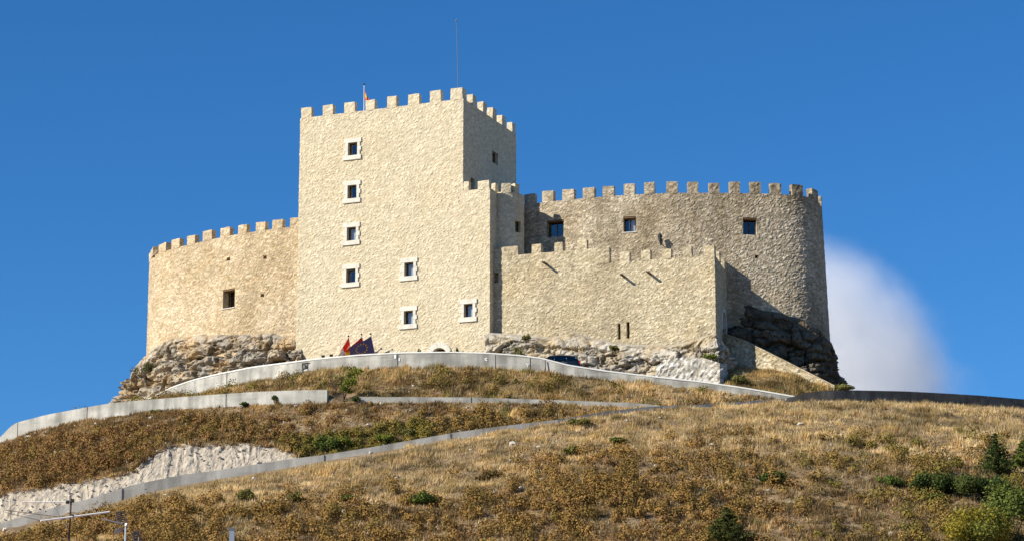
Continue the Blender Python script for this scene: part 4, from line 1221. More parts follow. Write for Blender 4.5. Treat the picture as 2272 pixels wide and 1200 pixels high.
def scatter(band, n, x0=-150, x1=2420):
    """random points on one band of the hillside: X, Y, Z, px, py"""
    ci = [i for i in range(nc) if x0 <= xs[i] <= x1]
    j0, j1 = row_of_band[band], row_of_band[band + 1]
    Wd = np.array([(G_Y[i, j1] - G_Y[i, j0]) * G_Y[i, j0] for i in ci[:-1]]); Wd = Wd / Wd.sum()
    c = rng.choice(len(ci) - 1, n, p=Wd); i = np.array(ci)[c]; u = rng.random(n)
    fj = j0 + rng.random(n) * (j1 - j0 - 1e-6); j = fj.astype(int); v = fj - j
    def g(A): return (A[i, j] * (1 - u) + A[i + 1, j] * u) * (1 - v) + (A[i, j + 1] * (1 - u) + A[i + 1, j + 1] * u) * v
    X, Y, Z = g(G_X), g(G_Y), g(G_Z)
    f = Y * CP + (Z - CZ) * SP; vv_ = (-Y * SP + (Z - CZ) * CP) / f
    return X, Y, Z, 1136 + F * X / f, 600 - F * vv_

D_tx = np.array([a for a, b in D_top]); D_ty = np.array([b for a, b in D_top]); D_bx = np.array([a for a, b in D_base]); D_by = np.array([b for a, b in D_base])
PAL = {'straw': (0.66, 0.50, 0.27), 'gold': (0.55, 0.385, 0.16), 'rust': (0.35, 0.21, 0.085), 'brown': (0.26, 0.17, 0.08), 'grey': (0.47, 0.35, 0.195), 'olive': (0.25, 0.21, 0.065), 'green': (0.11, 0.14, 0.035)}
PN = list(PAL); PC = np.array([PAL[k] for k in PN])
def sm(x, a, b): return np.clip((x - a) / (b - a), 0, 1)

def grass_weights(band, X, Y, px, py):
    n = len(X); w = np.zeros((n, len(PN))); g = lambda k: PN.index(k)
    n1 = in_noise(X, Y, 0.16, 3.3); n2 = in_noise(X, Y, 0.45, 9.1); n3 = in_noise(X, Y, 0.9, 17.0)
    if band == 5:
        w[:, g('rust')] = 1; w[:, g('gold')] = 0.8 + n1; w[:, g('grey')] = 0.6
    elif band == 9:
        w[:, g('gold')] = 0.9 + n1; w[:, g('straw')] = 0.55 + n2 + sm(px, 1200, 1700) * 0.5; w[:, g('olive')] = 0.55 + n3 * 1.2 - sm(px, 1100, 1500) * 0.3; w[:, g('rust')] = 0.35 - n2; w[:, g('brown')] = 0.3 - n1
    elif band == 6:
        dt = np.interp(px, D_tx, D_ty); near = 1 - sm(dt - py, 22, 50)
        left = 1 - sm(px, 300, 420)
        w[:, g('rust')] = 1.0 + n1; w[:, g('gold')] = 0.55 + n2 + sm(px, 950, 1250) * 1.2 + (1 - sm(py, 925, 955)) * 0.3; w[:, g('brown')] = 0.65 - n1; w[:, g('grey')] = 0.45 + n3
        w[:, g('straw')] = 0.25 + sm(px, 1000, 1300) * 0.6
        w[:, g('olive')] = 0.25 + near * sm(px, 560, 680) * (1 - sm(px, 1050, 1250)) * 2.0 + left * 0.2
        w[:, g('green')] = near * sm(px, 600, 700) * (1 - sm(px, 950, 1050)) * 0.8
    elif band == 11:
        w[:, g('gold')] = 1.0 + n1; w[:, g('straw')] = 0.5 + n2; w[:, g('olive')] = 0.5 + n3; w[:, g('rust')] = 0.3
    else:
        db = np.interp(px, D_bx, D_by); dep = py - db
        topz = 1 - sm(dep, 60, 170)
        low = sm(dep, 120, 230)
        w[:, g('straw')] = 0.5 + topz * 0.9 + n2 * 0.9 + n1 * 0.7; w[:, g('gold')] = 0.45 + topz * 0.7 + n1
        w[:, g('grey')] = 0.75 + n3 - topz * 0.4 - sm(px, 1700, 2000) * 0.2; w[:, g('brown')] = 0.35 + low * 1.1 - n1 * 0.7; w[:, g('rust')] = 0.3 + low * 0.5 + topz * 0.3 * (n2 > 0) + n3 * 0.4 + 0.3 * (1 - sm(px, 0, 350))
        w[:, g('olive')] = 0.15 + low * 0.55 + 0.4 * n2 + sm(px, 1850, 2200) * sm(dep, 120, 240) * 0.8
    return np.clip(w, 0.02, None) ** 1.8

def pick_col(w, X, Y):
    coh = np.clip(0.5 + 0.75 * in_noise(X, Y, 0.9, 51.0) + 0.45 * in_noise(X, Y, 2.3, 57.0), 0, 0.999)[:, None]; r0 = rng.random((len(w), 1))
    cs = np.cumsum(w / w.sum(1, keepdims=True), 1); r = np.where(rng.random((len(w), 1)) < 0.7, coh, r0); k = (r > cs).sum(1)
    return PC[np.clip(k, 0, len(PN) - 1)] * (0.92 + 0.2 * rng.random((len(w), 1))) * (1 + 0.03 * rng.standard_normal((len(w), 3)))

GAIN = 1.0
def grass_field(bands):
    V, C = [], []
    for band, n, nb, h0, h1, (xa, xb) in bands:
        X, Y, Z, px, py = scatter(band, n, xa, xb)
        dens = in_noise(X, Y, 0.35, 41.0) * 0.9 + in_noise(X, Y, 1.1, 77.0) * 0.5
        keep_ = rng.random(n) < np.clip(0.85 + dens, 0.40, 1)
        if band == 5: keep_ &= (py - np.interp(px, [-100, 0, 60, 150, 250, 300, 322, 345, 380, 420, 500, 590, 625, 655], [1120, 1097, 1085, 1072, 1056, 1044, 1020, 1000, 988, 985, 985, 985, 995, 1010])) < 3 + 10 * rng.random(n) ** 3; Y = Y - 0.25; Z = Z + 0.12
        if band == 2: keep_ &= ((py - np.interp(px, D_bx, D_by)) > 9) | (px > 900)
        if band == 9: keep_ &= ~((px > 735) & (px < 790) & (py > 872))
        X, Y, Z, px, py = (a[keep_] for a in (X, Y, Z, px, py)); n = len(X)
        tall = np.clip(0.85 + 0.9 * in_noise(X, Y, 0.75, 5.0) + 0.5 * in_noise(X, Y, 0.25, 8.0) + 0.18 * rng.standard_normal(n), 0.30, 2.0)
        col = pick_col(grass_weights(band, X, Y, px, py), X, Y)
        ripe = 0.86 + 0.55 * in_noise(X, Y, 0.8, 23.0) + 0.50 * in_noise(X, Y, 0.28, 31.0) + 0.35 * in_noise(X, Y, 0.09, 12.0)   # riper and greyer stands
        col = col * np.clip(ripe, 0.36, 1.4)[:, None]
        base = np.repeat(np.stack([X, Y, Z], 1), nb, 0); m = n * nb
        base[:, :2] += rng.normal(0, 0.11, (m, 2)); base[:, 2] -= 0.05
        th = rng.random(m) * 2 * np.pi; lean = np.abs(rng.normal(0, 0.38, m)); la = rng.random(m) * 2 * np.pi
        H = (h0 + (h1 - h0) * rng.random(m)) * np.repeat(tall, nb)
        tip = base + np.stack([np.cos(la) * lean * H + 0.12 * H, np.sin(la) * lean * H, H * np.sqrt(np.clip(1 - 0.4 * lean ** 2, 0.3, 1))], 1)
        wd = (0.020 + 0.022 * rng.random(m))[:, None]
        side_ = np.stack([np.cos(th), np.sin(th), np.zeros(m)], 1) * wd
        V.append(np.stack([base - side_, base + side_, tip], 1).reshape(-1, 3))
        cc = np.repeat(col, nb, 0) * (0.9 + 0.2 * rng.random((m, 1)))
        C.append(np.repeat(cc, 3, 0))
    V = np.concatenate(V); C = np.clip(np.concatenate(C) * GAIN, 0.01, 0.9)
    o = fast_mesh('dry_grass', V, np.arange(len(V)).reshape(-1, 3), M['grass'], C)
    tag(o, 'dry golden grass covering the hillside', 'grass', kind='stuff')
grass_field([(2, 78000, 9, 0.14, 0.40, (-120, 2400)), (6, 26000, 9, 0.14, 0.36, (-120, 1700)), (9, 24000, 10, 0.18, 0.46, (-80, 1850)), (5, 9000, 9, 0.14, 0.36, (-120, 668)), (11, 5200, 9, 0.18, 0.40, (1604, 1862))])

def leaf_cloud(centers, radii, n_each, size, cols, outward=0.5, fill=0.55):
    """many small leaf faces spread through lumpy crowns; returns verts, faces, tint"""
    V, C = [], []
    for c, r, n, cl in zip(centers, radii, n_each, cols):
        d = rng.standard_normal((n, 3)); d /= np.linalg.norm(d, axis=1, keepdims=True)
        rad = (fill + (1 - fill) * rng.random(n)) * (0.80 + 0.20 * rng.standard_normal(n).clip(-1.6, 1.6))
        p = c + d * rad[:, None] * np.array(r)
        a = rng.standard_normal((n, 3)); a /= np.linalg.norm(a, axis=1, keepdims=True)
        nrm = d * outward + a; b = np.cross(nrm, rng.standard_normal((n, 3))); b /= np.linalg.norm(b, axis=1, keepdims=True)
        e = np.cross(nrm, b); e /= np.linalg.norm(e, axis=1, keepdims=True)
        s = (size * (0.6 + 0.8 * rng.random(n)))[:, None]
        V.append(np.stack([p - b * s * .5, p + e * s * .35, p + b * s * .5, p - e * s * .35], 1).reshape(-1, 3))
        cl = np.array(cl); own = cl[rng.integers(0, len(cl))]; cc = (0.65 * own + 0.35 * cl[rng.integers(0, len(cl), n)]) * (0.88 + 0.24 * rng.random((n, 1)))
        C.append(np.repeat(cc, 4, 0))
    V = np.concatenate(V); C = np.concatenate(C)
    return V, np.arange(len(V)).reshape(-1, 4), C

# low scrub cushions nobody could count
def scrub():
    cen, rad, nn, cols = [], [], [], []
    olive = [(0.31, 0.23, 0.08), (0.25, 0.18, 0.07), (0.36, 0.265, 0.10), (0.21, 0.18, 0.06)]
    brown = [(0.34, 0.215, 0.09), (0.27, 0.165, 0.075), (0.40, 0.27, 0.12), (0.23, 0.16, 0.07)]
    green = [(0.22, 0.215, 0.055), (0.27, 0.24, 0.065), (0.17, 0.175, 0.05), (0.32, 0.25, 0.08)]
    gold = [(0.38, 0.26, 0.09), (0.31, 0.21, 0.075), (0.25, 0.18, 0.065), (0.43, 0.29, 0.11)]
    for band, n in ((2, 9500), (6, 2600), (9, 420)):
        X, Y, Z, px, py = scatter(band, n, -120, 2400)
        cl = in_noise(X, Y, 0.22, 60.0); cl2 = in_noise(X, Y, 0.6, 66.0)
        for k in range(n):
            x, y = px[k], py[k]
            if band == 6:
                dt = np.interp(x, D_tx, D_ty)
                if x < 400: pr = (0.46 + 0.7 * cl[k]) * np.clip((y - np.interp(x, [0, 100, 300, 400], [995, 968, 945, 945])) / 22, 0, 1)
                elif x < 650: pr = (0.45 + 0.6 * cl[k]) if 930 < y < 985 else 0.04
                elif x < 1100: pr = (0.62 + 0.5 * cl[k]) if dt - y < 40 else 0.05
                elif x < 1300: pr = 0.5 if dt - y < 16 else 0.05
                else: pr = 0.02
                pal = brown if x < 330 else (green if (600 < x < 960 and dt - y < 40) else (olive if rng.random() < 0.5 else gold if x > 900 else brown))
                if x < 330 and rng.random() < 0.25: pal = olive
            elif band == 9:
                pr = 0.25 + 0.5 * cl[k]; pal = olive if rng.random() < 0.6 else green
            else:
                dep = y - np.interp(x, D_bx, D_by)
                lowl = np.clip((dep - 55) / 90, 0, 1)
                midr = np.clip((x - 1000) / 200, 0, 1) * np.clip((1780 - x) / 120, 0, 1)
                leftb = np.clip((x - 150) / 150, 0, 1) * np.clip((1150 - x) / 200, 0, 1)
                bottom = np.clip((y - 1090) / 70, 0, 1) * np.clip((1850 - x) / 150, 0, 1)
                pr = max(lowl * midr * 0.6, leftb * np.clip((dep - 60) / 60, 0, 1) * np.clip(0.25 + cl[k] * 1.4, 0.04, 1) * (0.4 + 0.6 * (y > 1110)), bottom * 0.6)
                if x > 1780: pr = 0.16 * lowl * (1 + cl[k])
                pr *= np.clip(0.75 + 1.3 * cl[k] + 0.5 * cl2[k], 0.1, 1.3)
                pr *= np.clip((dep - 16) / 16, 0, 1)
                pal = gold if rng.random() < 0.6 else (olive if rng.random() < 0.7 else brown)
                if x > 1780: pal = olive if rng.random() < .5 else green
            if rng.random() > pr: continue
            r = (0.30 + 0.50 * rng.random() ** 1.5) * (1.15 if band == 6 and x < 400 else 0.9 if band == 6 else 1.1)
            for sub in range(1 if rng.random() < 0.6 else 2):
                ox, oy = rng.normal(0, r * 0.5, 2) * (sub > 0)
                cen.append(np.array([X[k] + ox, Y[k] + oy, Z[k] + r * 0.42])); rad.append((r * rng.uniform(.7, 1.1), r * rng.uniform(.7, 1.1), r * rng.uniform(0.75, 1.15)))
                nn.append(int(60 + 150 * r)); cols.append(pal)
    V, Fc, C = leaf_cloud(cen, rad, nn, 0.125, cols, outward=2.2, fill=0.76)
    C = C * np.array([0.84, 0.73, 0.62])
    o = fast_mesh('scrub', V, Fc, M['scrub_leaf'], C); tag(o, 'low brown and olive scrub cushions on the hillside', 'scrub', kind='stuff')
scrub()

# pale stones lying on the slopes
def loose_stones():
    mb = MB()
    for band, n, fx in ((2, 260, None), (6, 300, None), (9, 60, None), (5, 150, None)):
        X, Y, Z, px, py = scatter(band, n, -100, 650 if band == 5 else 2400)
        if band == 5: Y = Y - 0.2; Z = Z + 0.1
        for k in range(n):
            if band == 6 and not (px[k] < 1200): continue
            r = (abs(rng.normal(0.06, 0.07)) + 0.04) * (0.75 if band == 5 else 1.0)
            c = Vector((X[k], Y[k], Z[k] + r * 0.4)); b = len(mb.v); sd = rng.random(3) * 9
            for i in range(5):
                for j in range(7):
                    ph = math.pi * i / 4; th = 2 * math.pi * j / 7
                    d = Vector((math.sin(ph) * math.cos(th), math.sin(ph) * math.sin(th), 0.65 * math.cos(ph)))
                    mb.v.append(c + d * (r * (0.8 + 0.5 * noise.noise(d * 1.7 + Vector(sd)))))
            for i in range(4):
                for j in range(7):
                    a = b + i * 7 + j; q = b + i * 7 + (j + 1) % 7
                    mb.f.append((a, a + 7, q + 7, q)); mb.fm.append(0)
    M['pebble'] = simple('pale_field_stone', (0.52, 0.48, 0.40), 0.95, var=0.2)
    tag(mb.build('loose_stones', M['pebble']), 'pale loose stones lying among the grass', 'stones', kind='stuff')
loose_stones()

def on_ground(px, py, Yguess):
    """terrain point seen at photo point: march along the sight line"""
    d = ray(px, py); lo, hi = Yguess
    Ys = np.linspace(lo, hi, 240); zz = CZ + d[2] / d[1] * Ys; g = ground_z(d[0] / d[1] * Ys, Ys)
    below = np.where(g >= zz)[0]
    i = below[0] if len(below) else len(Ys) - 1
    return Vector((d[0] / d[1] * Ys[i], Ys[i], float(g[i])))

def bush(name, px, py, w, h, pal, label, cat='bush', n=900, size=0.13, lumps=9, Yr=(150, 206), at=None, stems=True, fill=0.35, group=None):
    """w, h in photo pixels; py = foot of the plant"""
    p = at if at is not None else on_ground(px, py, Yr)
    sc = p.y / F / 0.985; W, H = w * sc / 2 * 1.25, h * sc * 1.1
    r = empty(name, p, label, cat, group)
    cen, rad, nn, cols = [], [], [], []
    for k in range(lumps):
        a = rng.random() * 2 * math.pi; q = math.sqrt(rng.random()) * 0.62; hz = H * (0.30 + 0.42 * rng.random() * (1.1 - q))
        cen.append(np.array([p.x + math.cos(a) * q * W, p.y + math.sin(a) * q * W * 0.8, p.z + hz]))
        s = rng.uniform(0.32, 0.55); rad.append((W * s, W * s * 0.9, H * rng.uniform(0.22, 0.36))); nn.append(n // lumps); cols.append(pal)
    V, Fc, C = leaf_cloud(cen, rad, [int(k * 1.8) for k in nn], size, cols, outward=1.2, fill=max(fill, .5))
    fast_mesh('foliage', V, Fc, M['leaf'], C, r, off=p)
    m = MB()
    for k in range(6):
        c = cen[k % lumps]; m.tube([p + Vector((rng.normal(0, .08), rng.normal(0, .08), -0.15)), p.lerp(Vector(c), 0.5) + Vector((0, 0, .08)), Vector(c)], [0.05, 0.03, 0.012], 5)
    m.build('stem', M['bark'], r)
    return r
G_dark = [(0.06, 0.09, 0.026), (0.08, 0.11, 0.032), (0.045, 0.07, 0.022), (0.11, 0.13, 0.036)]
G_mid = [(0.11, 0.15, 0.034), (0.14, 0.175, 0.04), (0.08, 0.115, 0.028), (0.18, 0.19, 0.05)]
G_lime = [(0.19, 0.22, 0.035), (0.24, 0.25, 0.045), (0.14, 0.17, 0.035)]
G_yel = [(0.36, 0.28, 0.04), (0.34, 0.28, 0.05), (0.13, 0.15, 0.035), (0.10, 0.125, 0.03), (0.15, 0.17, 0.04), (0.22, 0.20, 0.04)]
G_olive = [(0.20, 0.185, 0.06), (0.16, 0.15, 0.045), (0.24, 0.21, 0.065)]
bush('bush', 722, 1003, 58, 44, G_mid, 'rounded green bush at the edge of the roadside wall by the chalk bank', n=1400, Yr=(182, 193))
bush('bush', 765, 992, 50, 30, G_lime, 'yellow green bush just right of the rounded bush above the roadside wall', n=900, Yr=(182, 193))
bush('bush', 852, 985, 40, 28, G_lime, 'small lime green bush above the roadside wall under the kerb wall', n=800, Yr=(182, 193))
bush('bush', 905, 972, 36, 24, G_olive, 'small olive bush above the roadside wall near the middle of the slope', n=700, Yr=(182, 193))
bush('bush', 1712, 1078, 62, 40, G_dark, 'dark low bush alone on the middle of the right slope', n=1200, Yr=(150, 190))
bush('bush', 2072, 1102, 104, 66, G_dark, 'broad dark green bush left of the small conifer', n=2600, Yr=(150, 196))
bush('bush', 2190, 1118, 128, 84, G_dark, 'largest rounded dark bush directly below the small conifer', n=3200, Yr=(150, 196))
bush('bush', 1975, 1082, 56, 32, G_mid, 'small green bush on the slope left of the broad dark bush', n=800, Yr=(150, 196))
bush('bush', 2080, 1120, 44, 26, G_mid, 'little green bush tucked under the broad dark bush', n=600, Yr=(150, 196))
bush('bush', 940, 1122, 52, 34, G_mid, 'small green bush alone on the pale grass of the lower slope', n=900, Yr=(150, 184))
bush('bush', 548, 1115, 46, 34, G_olive, 'olive bush on the lower slope above the grey post', n=700, Yr=(150, 182))
bush('bush', 652, 1118, 40, 28, G_olive, 'olive bush right of the one above the grey post', n=600, Yr=(150, 182))
bush('bush', 770, 1116, 34, 20, G_mid, 'tiny dark green bush on the lower slope between two bigger ones', n=500, Yr=(150, 182))
bush('bush', 1270, 1010, 44, 30, G_olive, 'olive bush on the upper right slope under the roadside wall', n=700, Yr=(165, 188))
bush('bush', 1280, 950, 60, 26, G_olive, 'dark olive bush hugging the foot of the roadside wall', n=800, Yr=(165, 188))
bush('bush', 1370, 985, 36, 20, G_mid, 'small green tuft bush on golden grass right of the olive bushes', n=500, Yr=(165, 188))
bush('bush', 1090, 1070, 60, 30, [(0.22, 0.13, 0.05), (0.16, 0.10, 0.04), (0.12, 0.09, 0.035)], 'rust brown bush on pale grass in the middle of the slope', n=900, Yr=(150, 186))
bush('bush', 1880, 858, 56, 20, G_olive, 'grey green bush on the skyline at the foot of the dark rock', n=700, at=P(1880, 868, 200.0))
bush('bush', 2250, 1205, 110, 170, G_mid, 'tall bright green bush cut off by the right edge', n=3600, size=0.16, Yr=(140, 190))
bush('flowering_bush', 2165, 1225, 170, 105, G_yel, 'large bush with yellow flowers in the bottom right corner', n=4200, size=0.14, Yr=(140, 170))
bush('bush', 790, 893, 26, 16, G_dark, 'tiny dark bush at the foot of the slender sapling', n=300, Yr=(188, 204))
bush('bush', 320, 848, 56, 40, [(0.17, 0.16, 0.07), (0.13, 0.13, 0.06), (0.2, 0.18, 0.09)], 'grey green bush growing from the grey limestone outcrop', n=900, at=P(322, 836, 227.0))
bush('bush', 1362, 778, 26, 18, G_olive, 'small tuft of olive weeds on the pale rock under the arrow slits', n=300, at=P(1362, 780, 205.0))
bush('bush', 1168, 752, 20, 16, G_olive, 'small tuft of weeds at the base of the bastion near the keep corner', n=260, at=P(1168, 756, 207.8))
bush('bush', 1575, 806, 40, 26, G_lime, 'green weed bush on the rock above the white rubble wall', n=420, at=P(1578, 804, 202.6))
bush('bush', 1640, 852, 44, 28, G_olive, 'olive bush on dry grass right of the white rubble wall', n=600, at=P(1640, 856, 201.4))
bush('bush', 609, 890, 14, 16, G_dark, 'tiny weed growing from the face of the tall retaining wall', n=140, at=P(609, 889, BY(609) - 0.1))
bush('bush', 541, 902, 24, 12, G_dark, 'small weed at the foot of the tall retaining wall', n=200, at=P(541, 902, BY(541) - 0.3))
bush('bush', 345, 920, 30, 12, G_mid, 'low weed at the foot of the retaining wall near the rock', n=200, at=P(345, 918, BY(345) - 0.3))
bush('potted_bush', 929, 792, 11, 26, G_dark, 'narrow dark potted bush left of the arched entrance', n=260, size=.09, at=P(929, 795, 209.5))
for k, (x, h, lab) in enumerate(((1001, 20, 'slim dark shrub touching the right side of the arched entrance'), (1014, 30, 'taller dark shrub right of the arched entrance'), (1026, 18, 'low dark shrub furthest right of the arched entrance'))):
    bush('potted_bush', x, 793, 11, h, G_dark, lab, n=260, size=.09, at=P(x, 795, 209.0))

def sapling():
    p = on_ground(762, 890, (189, 204))
    r = empty('sapling', p, 'slender young tree with sparse yellow green leaves at the end of the retaining wall', 'tree')
    sc = p.y / F / 0.985
    def w(x, y, dy=0.0): return P(x, y, p.y + dy)
    m = MB()
    m.tube([p - Vector((0, 0, .3)), w(762, 875), w(759, 858), w(757, 840)], [0.07, 0.06, 0.045, 0.03], 7)
    m.tube([p - Vector((0.1, 0, .3)), w(768, 872, .1), w(772, 852, .2), w(778, 832, .2)], [0.06, 0.05, 0.035, 0.02], 7)
    m.build('trunk', M['bark'], r)
    b = MB()
    for tx, ty, f in ((742, 832, 858), (735, 818, 862), (748, 820, 850), (770, 824, 850), (790, 822, 852), (800, 828, 845), (764, 815, 845), (728, 836, 866), (782, 842, 858)):
        b.tube([w(760 if tx < 765 else 772, f), w((tx + 762) / 2, (ty + f) / 2 - 2, rng.normal(0, .2)), w(tx, ty, rng.normal(0, .4))], [0.03, 0.018, 0.008], 5)
    for k in range(26):
        tx = rng.uniform(722, 748); b.tube([w(748, 872, rng.normal(0, .2)), w((tx + 746) / 2, 850, rng.normal(0, .2)), w(tx, rng.uniform(818, 846), rng.normal(0, .4))], [0.012, 0.009, 0.004], 4)
    b.build('branch', M['bark'], r)
    cen, rad, nn, cols = [], [], [], []
    for (x, y, rw, n) in ((778, 832, 15, 460), (790, 824, 14, 340), (770, 848, 14, 420), (784, 846, 14, 400), (764, 862, 12, 280), (774, 866, 11, 240), (758, 838, 10, 110), (800, 822, 9, 130), (750, 850, 9, 50), (745, 836, 9, 40)):
        q = w(x, y, rng.normal(0, .3)); cen.append(np.array(q)); rad.append((rw * sc, rw * sc * 1.1, rw * sc * 0.9)); nn.append(n); cols.append([(0.24, 0.26, 0.045), (0.18, 0.21, 0.04), (0.30, 0.29, 0.06), (0.13, 0.15, 0.035)])
    V, Fc, C = leaf_cloud(cen, rad, nn, 0.13, cols, fill=0.15); fast_mesh('crown', V, Fc, M['leaf'], C, r, off=p)
sapling()

def conifer(px, py, w, h, label, Yr=(150, 196), n_layers=14, pal=G_dark, dens=1.0, at=None):
    p = at if at is not None else on_ground(px, py, Yr)
    sc = p.y / F / 0.985; W, H = w * sc / 2 * 1.3, h * sc
    r = empty('conifer', p, label, 'conifer')
    m = MB(); m.tube([p - Vector((0, 0, .3)), p + Vector((0, 0, H * .5)), p + Vector((0.02, 0, H))], [W * .13, W * .08, 0.01], 7); m.build('trunk', M['bark'], r)
    cen, rad, nn, cols = [], [], [], []; b = MB()
    for k in range(n_layers):
        t = k / (n_layers - 1); z = H * (0.06 + 0.9 * t); R0 = W * (1.0 - t) ** 0.8 * (0.8 + 0.35 * rng.random()) + 0.04
        nb = max(3, int(9 - 6 * t))
        for q in range(nb):
            a = 2 * math.pi * (q + rng.random()) / nb; rr = R0 * rng.uniform(0.7, 1.12)
            tip = p + Vector((math.cos(a) * rr, math.sin(a) * rr, z + 0.25 * rr)); o = p + Vector((0, 0, z))
            b.tube([o, tip], [0.03 * (1 - t) + 0.008, 0.006], 4)
            for f in (0.35, 0.65, 0.95):
                c = o.lerp(tip, f); cen.append(np.array(c)); s = max(0.10, rr * 0.24); rad.append((s * 1.2, s * 1.2, s * 0.65)); nn.append(int(34 * dens)); cols.append(pal)
    b.build('branch', M['bark'], r)
    V, Fc, C = leaf_cloud(cen, rad, nn, 0.11, cols, fill=0.2); fast_mesh('needles', V, Fc, M['leaf'], C, r, off=p)
conifer(2212, 1056, 66, 96, 'small dark conifer standing above the rounded bushes at right')
conifer(2272, 1040, 44, 64, 'young conifer cut off by the right edge beside the other conifer', pal=G_mid)
conifer(1612, 1212, 86, 88, 'young pine at the bottom edge right of centre', Yr=(140, 170), pal=[(0.09, 0.10, 0.03), (0.06, 0.08, 0.025), (0.12, 0.12, 0.035)])

# bare green stems leaning on the rock near the keep corner
q0 = P(1152, 792, 205.5); r = empty('weed_stem', q0, 'leaning green weed stems on the pale rock by the keep corner', 'weed')
m = MB()
for a, b_ in (((1152, 792), (1124, 752)), ((1158, 788), (1146, 764)), ((1163, 786), (1158, 770)), ((1149, 788), (1134, 772))):
    A_, B_ = P(*a, 205.5), P(*b_, 206.0); m.tube([A_, A_.lerp(B_, .5) + Vector((.05, 0, .05)), B_], [.05, .04, .015], 5)
M['stem_green'] = simple('green_stem', (0.14, 0.14, 0.05), 0.8); m.build('stem', M['stem_green'], r)
V, Fc, C = leaf_cloud([np.array(P(1155, 784, 205.4)), np.array(P(1146, 776, 205.6))], [(.45, .4, .4), (.35, .3, .35)], [110, 70], .12, [G_olive, G_olive], fill=.2); fast_mesh('foliage', V, Fc, M['leaf'], C, r, off=q0)

# ================================================================== ROOFTOP ANTENNAS (near, bottom left)
YA = 58.0
hx0, hx1 = P(-260, 1200, YA).x, P(640, 1200, YA).x
hz = 8.0
house = empty('village_house', ((hx0 + hx1) / 2, YA, 0), 'village house with clay tile roof carrying the aerials', 'house')
m = MB(); t = Vector((1, 0, 0)); n = Vector((0, -1, 0)); o = Vector((0, YA, 0)); m.obox(o, t, n, hx0, hx1, -4, 4, -0.2, 6.2); m.build('wall', M['render_wall'], house)
m = MB()
ra, rb_ = Vector((hx0 - .3, YA, hz)), Vector((hx1 + .3, YA, hz))
for sg in (-1, 1):
    e0, e1 = Vector((hx0 - .3, YA + sg * 4.5, 6.1)), Vector((hx1 + .3, YA + sg * 4.5, 6.1)); kk = 40
    for i in range(kk):
        u0, u1 = i / kk, (i + 1) / kk; um = (u0 + u1) / 2; up = Vector((0, 0, .07))
        for (ua, ub, la, lb) in ((u0, um, 0, 1), (um, u1, 1, 0)):
            m.quad(e0.lerp(e1, ua) + up * la, e0.lerp(e1, ub) + up * lb, ra.lerp(rb_, ub) + up * lb, ra.lerp(rb_, ua) + up * la)
m.build('roof', M['tile'], house)
for x in (hx0 + 1.5, (hx0 + hx1) / 2, hx1 - 1.5):
    m = MB(); m.obox(Vector((x, YA, 0)), t, n, -.5, .5, 4.0, 4.05, 3.4, 4.7); m.build('window', M['wood'], house)

def A(x, y, dy=0.0): return P(x, y, YA + dy)
b0 = A(150, 1215); b0.z = hz - 0.1
r = empty('tv_aerial', b0, 'dark mast carrying three long wire aerials, leftmost at the bottom edge', 'aerial', 'rooftop aerials')
m = MB(); m.tube([b0, A(158, 1105)], .02, 8); m.build('mast', M['rusty'], r)
m = MB(); m.tube([A(90, 1154.5, -.3), A(243, 1134.5, .3)], .023, 6); m.build('boom', M['alu'], r)
m = MB(); m.tube([A(50, 1112.5), A(158, 1112)], .012, 6)
for i in range(9):
    x = 55 + i * 11.5; m.tube([A(x, 1110.5 - 1, -.22), A(x, 1113.5 + 1, .22)], .0045, 4)
m.build('upper_array', M['alu'], r)
m = MB(); m.tube([A(12, 1131), A(140, 1147)], .007, 5); m.tube([A(12, 1136), A(95, 1155)], .006, 5); m.tube([A(24, 1134), A(24, 1152)], .006, 5); m.tube([A(40, 1136), A(40, 1146)], .006, 5)
m.build('lower_array', M['rusty'], r)
m = MB(); m.tube([A(98, 1086), A(150, 1172)], .0055, 5); m.tube([A(96, 1098), A(102, 1090)], .005, 5); m.tube([A(112, 1112), A(122, 1100)], .005, 5); m.tube([A(140, 1106), A(162, 1118)], .005, 5); m.tube([A(146, 1092), A(162, 1100)], .004, 5)
m.build('dipole_rod', M['steel'], r)
for x, y in ((161, 1110), (160, 1144), (141, 1148), (150, 1113)):
    m = MB(); m.obox(A(x, y), t, n, -.035, .035, -.04, .04, -.035, .035); m.build('clamp', M['black'], r)

b1 = A(279, 1220); b1.z = hz - 0.1
r = empty('tv_aerial', b1, 'grey mast with a slatted grid reflector aerial, right of the dark mast', 'aerial', 'rooftop aerials')
m = MB(); m.tube([b1, A(279, 1160)], .022, 8); m.tube([A(279, 1165), A(282, 1161)], .028, 6); m.build('mast', M['steel'], r)
m = MB(); m.tube([A(224, 1150), A(272, 1161)], .018, 6)
for i in range(7): x = 232 + i * 6; m.tube([A(x, 1151 + i * 1.2, -.12), A(x, 1153.5 + i * 1.2, .12)], .004, 4)
m.build('boom', M['steel'], r)
def grid(c0, c1, c2, c3, k, name, mat):
    m = MB()
    for i in range(k + 1):
        a = A(*c0).lerp(A(*c3), i / k); b = A(*c1).lerp(A(*c2), i / k); m.tube([a, b], .014, 5)
    m.tube([A(*c0), A(*c3)], .008, 5); m.tube([A(*c1), A(*c2)], .008, 5)
    return m.build(name, mat, r)
M['dull_steel'] = simple('dull_steel', (0.16, 0.155, 0.15), 0.5, 0.4, 0.5)
grid((256, 1137, 0), (276, 1133, .15), (282, 1158, .1), (262, 1162, 0), 6, 'grid_reflector', M['dull_steel'])
grid((258, 1173, 0), (274, 1172, .1), (270, 1180, .2), (253, 1182, .1), 3, 'grid_reflector', M['steel'])
b2 = A(310, 1225); b2.z = hz - 0.1
r = empty('tv_aerial', b2, 'small dark grid aerial half cut by the bottom edge', 'aerial', 'rooftop aerials')
m = MB(); m.tube([b2, A(308, 1190)], .016, 6); m.build('mast', M['dull_steel'], r)
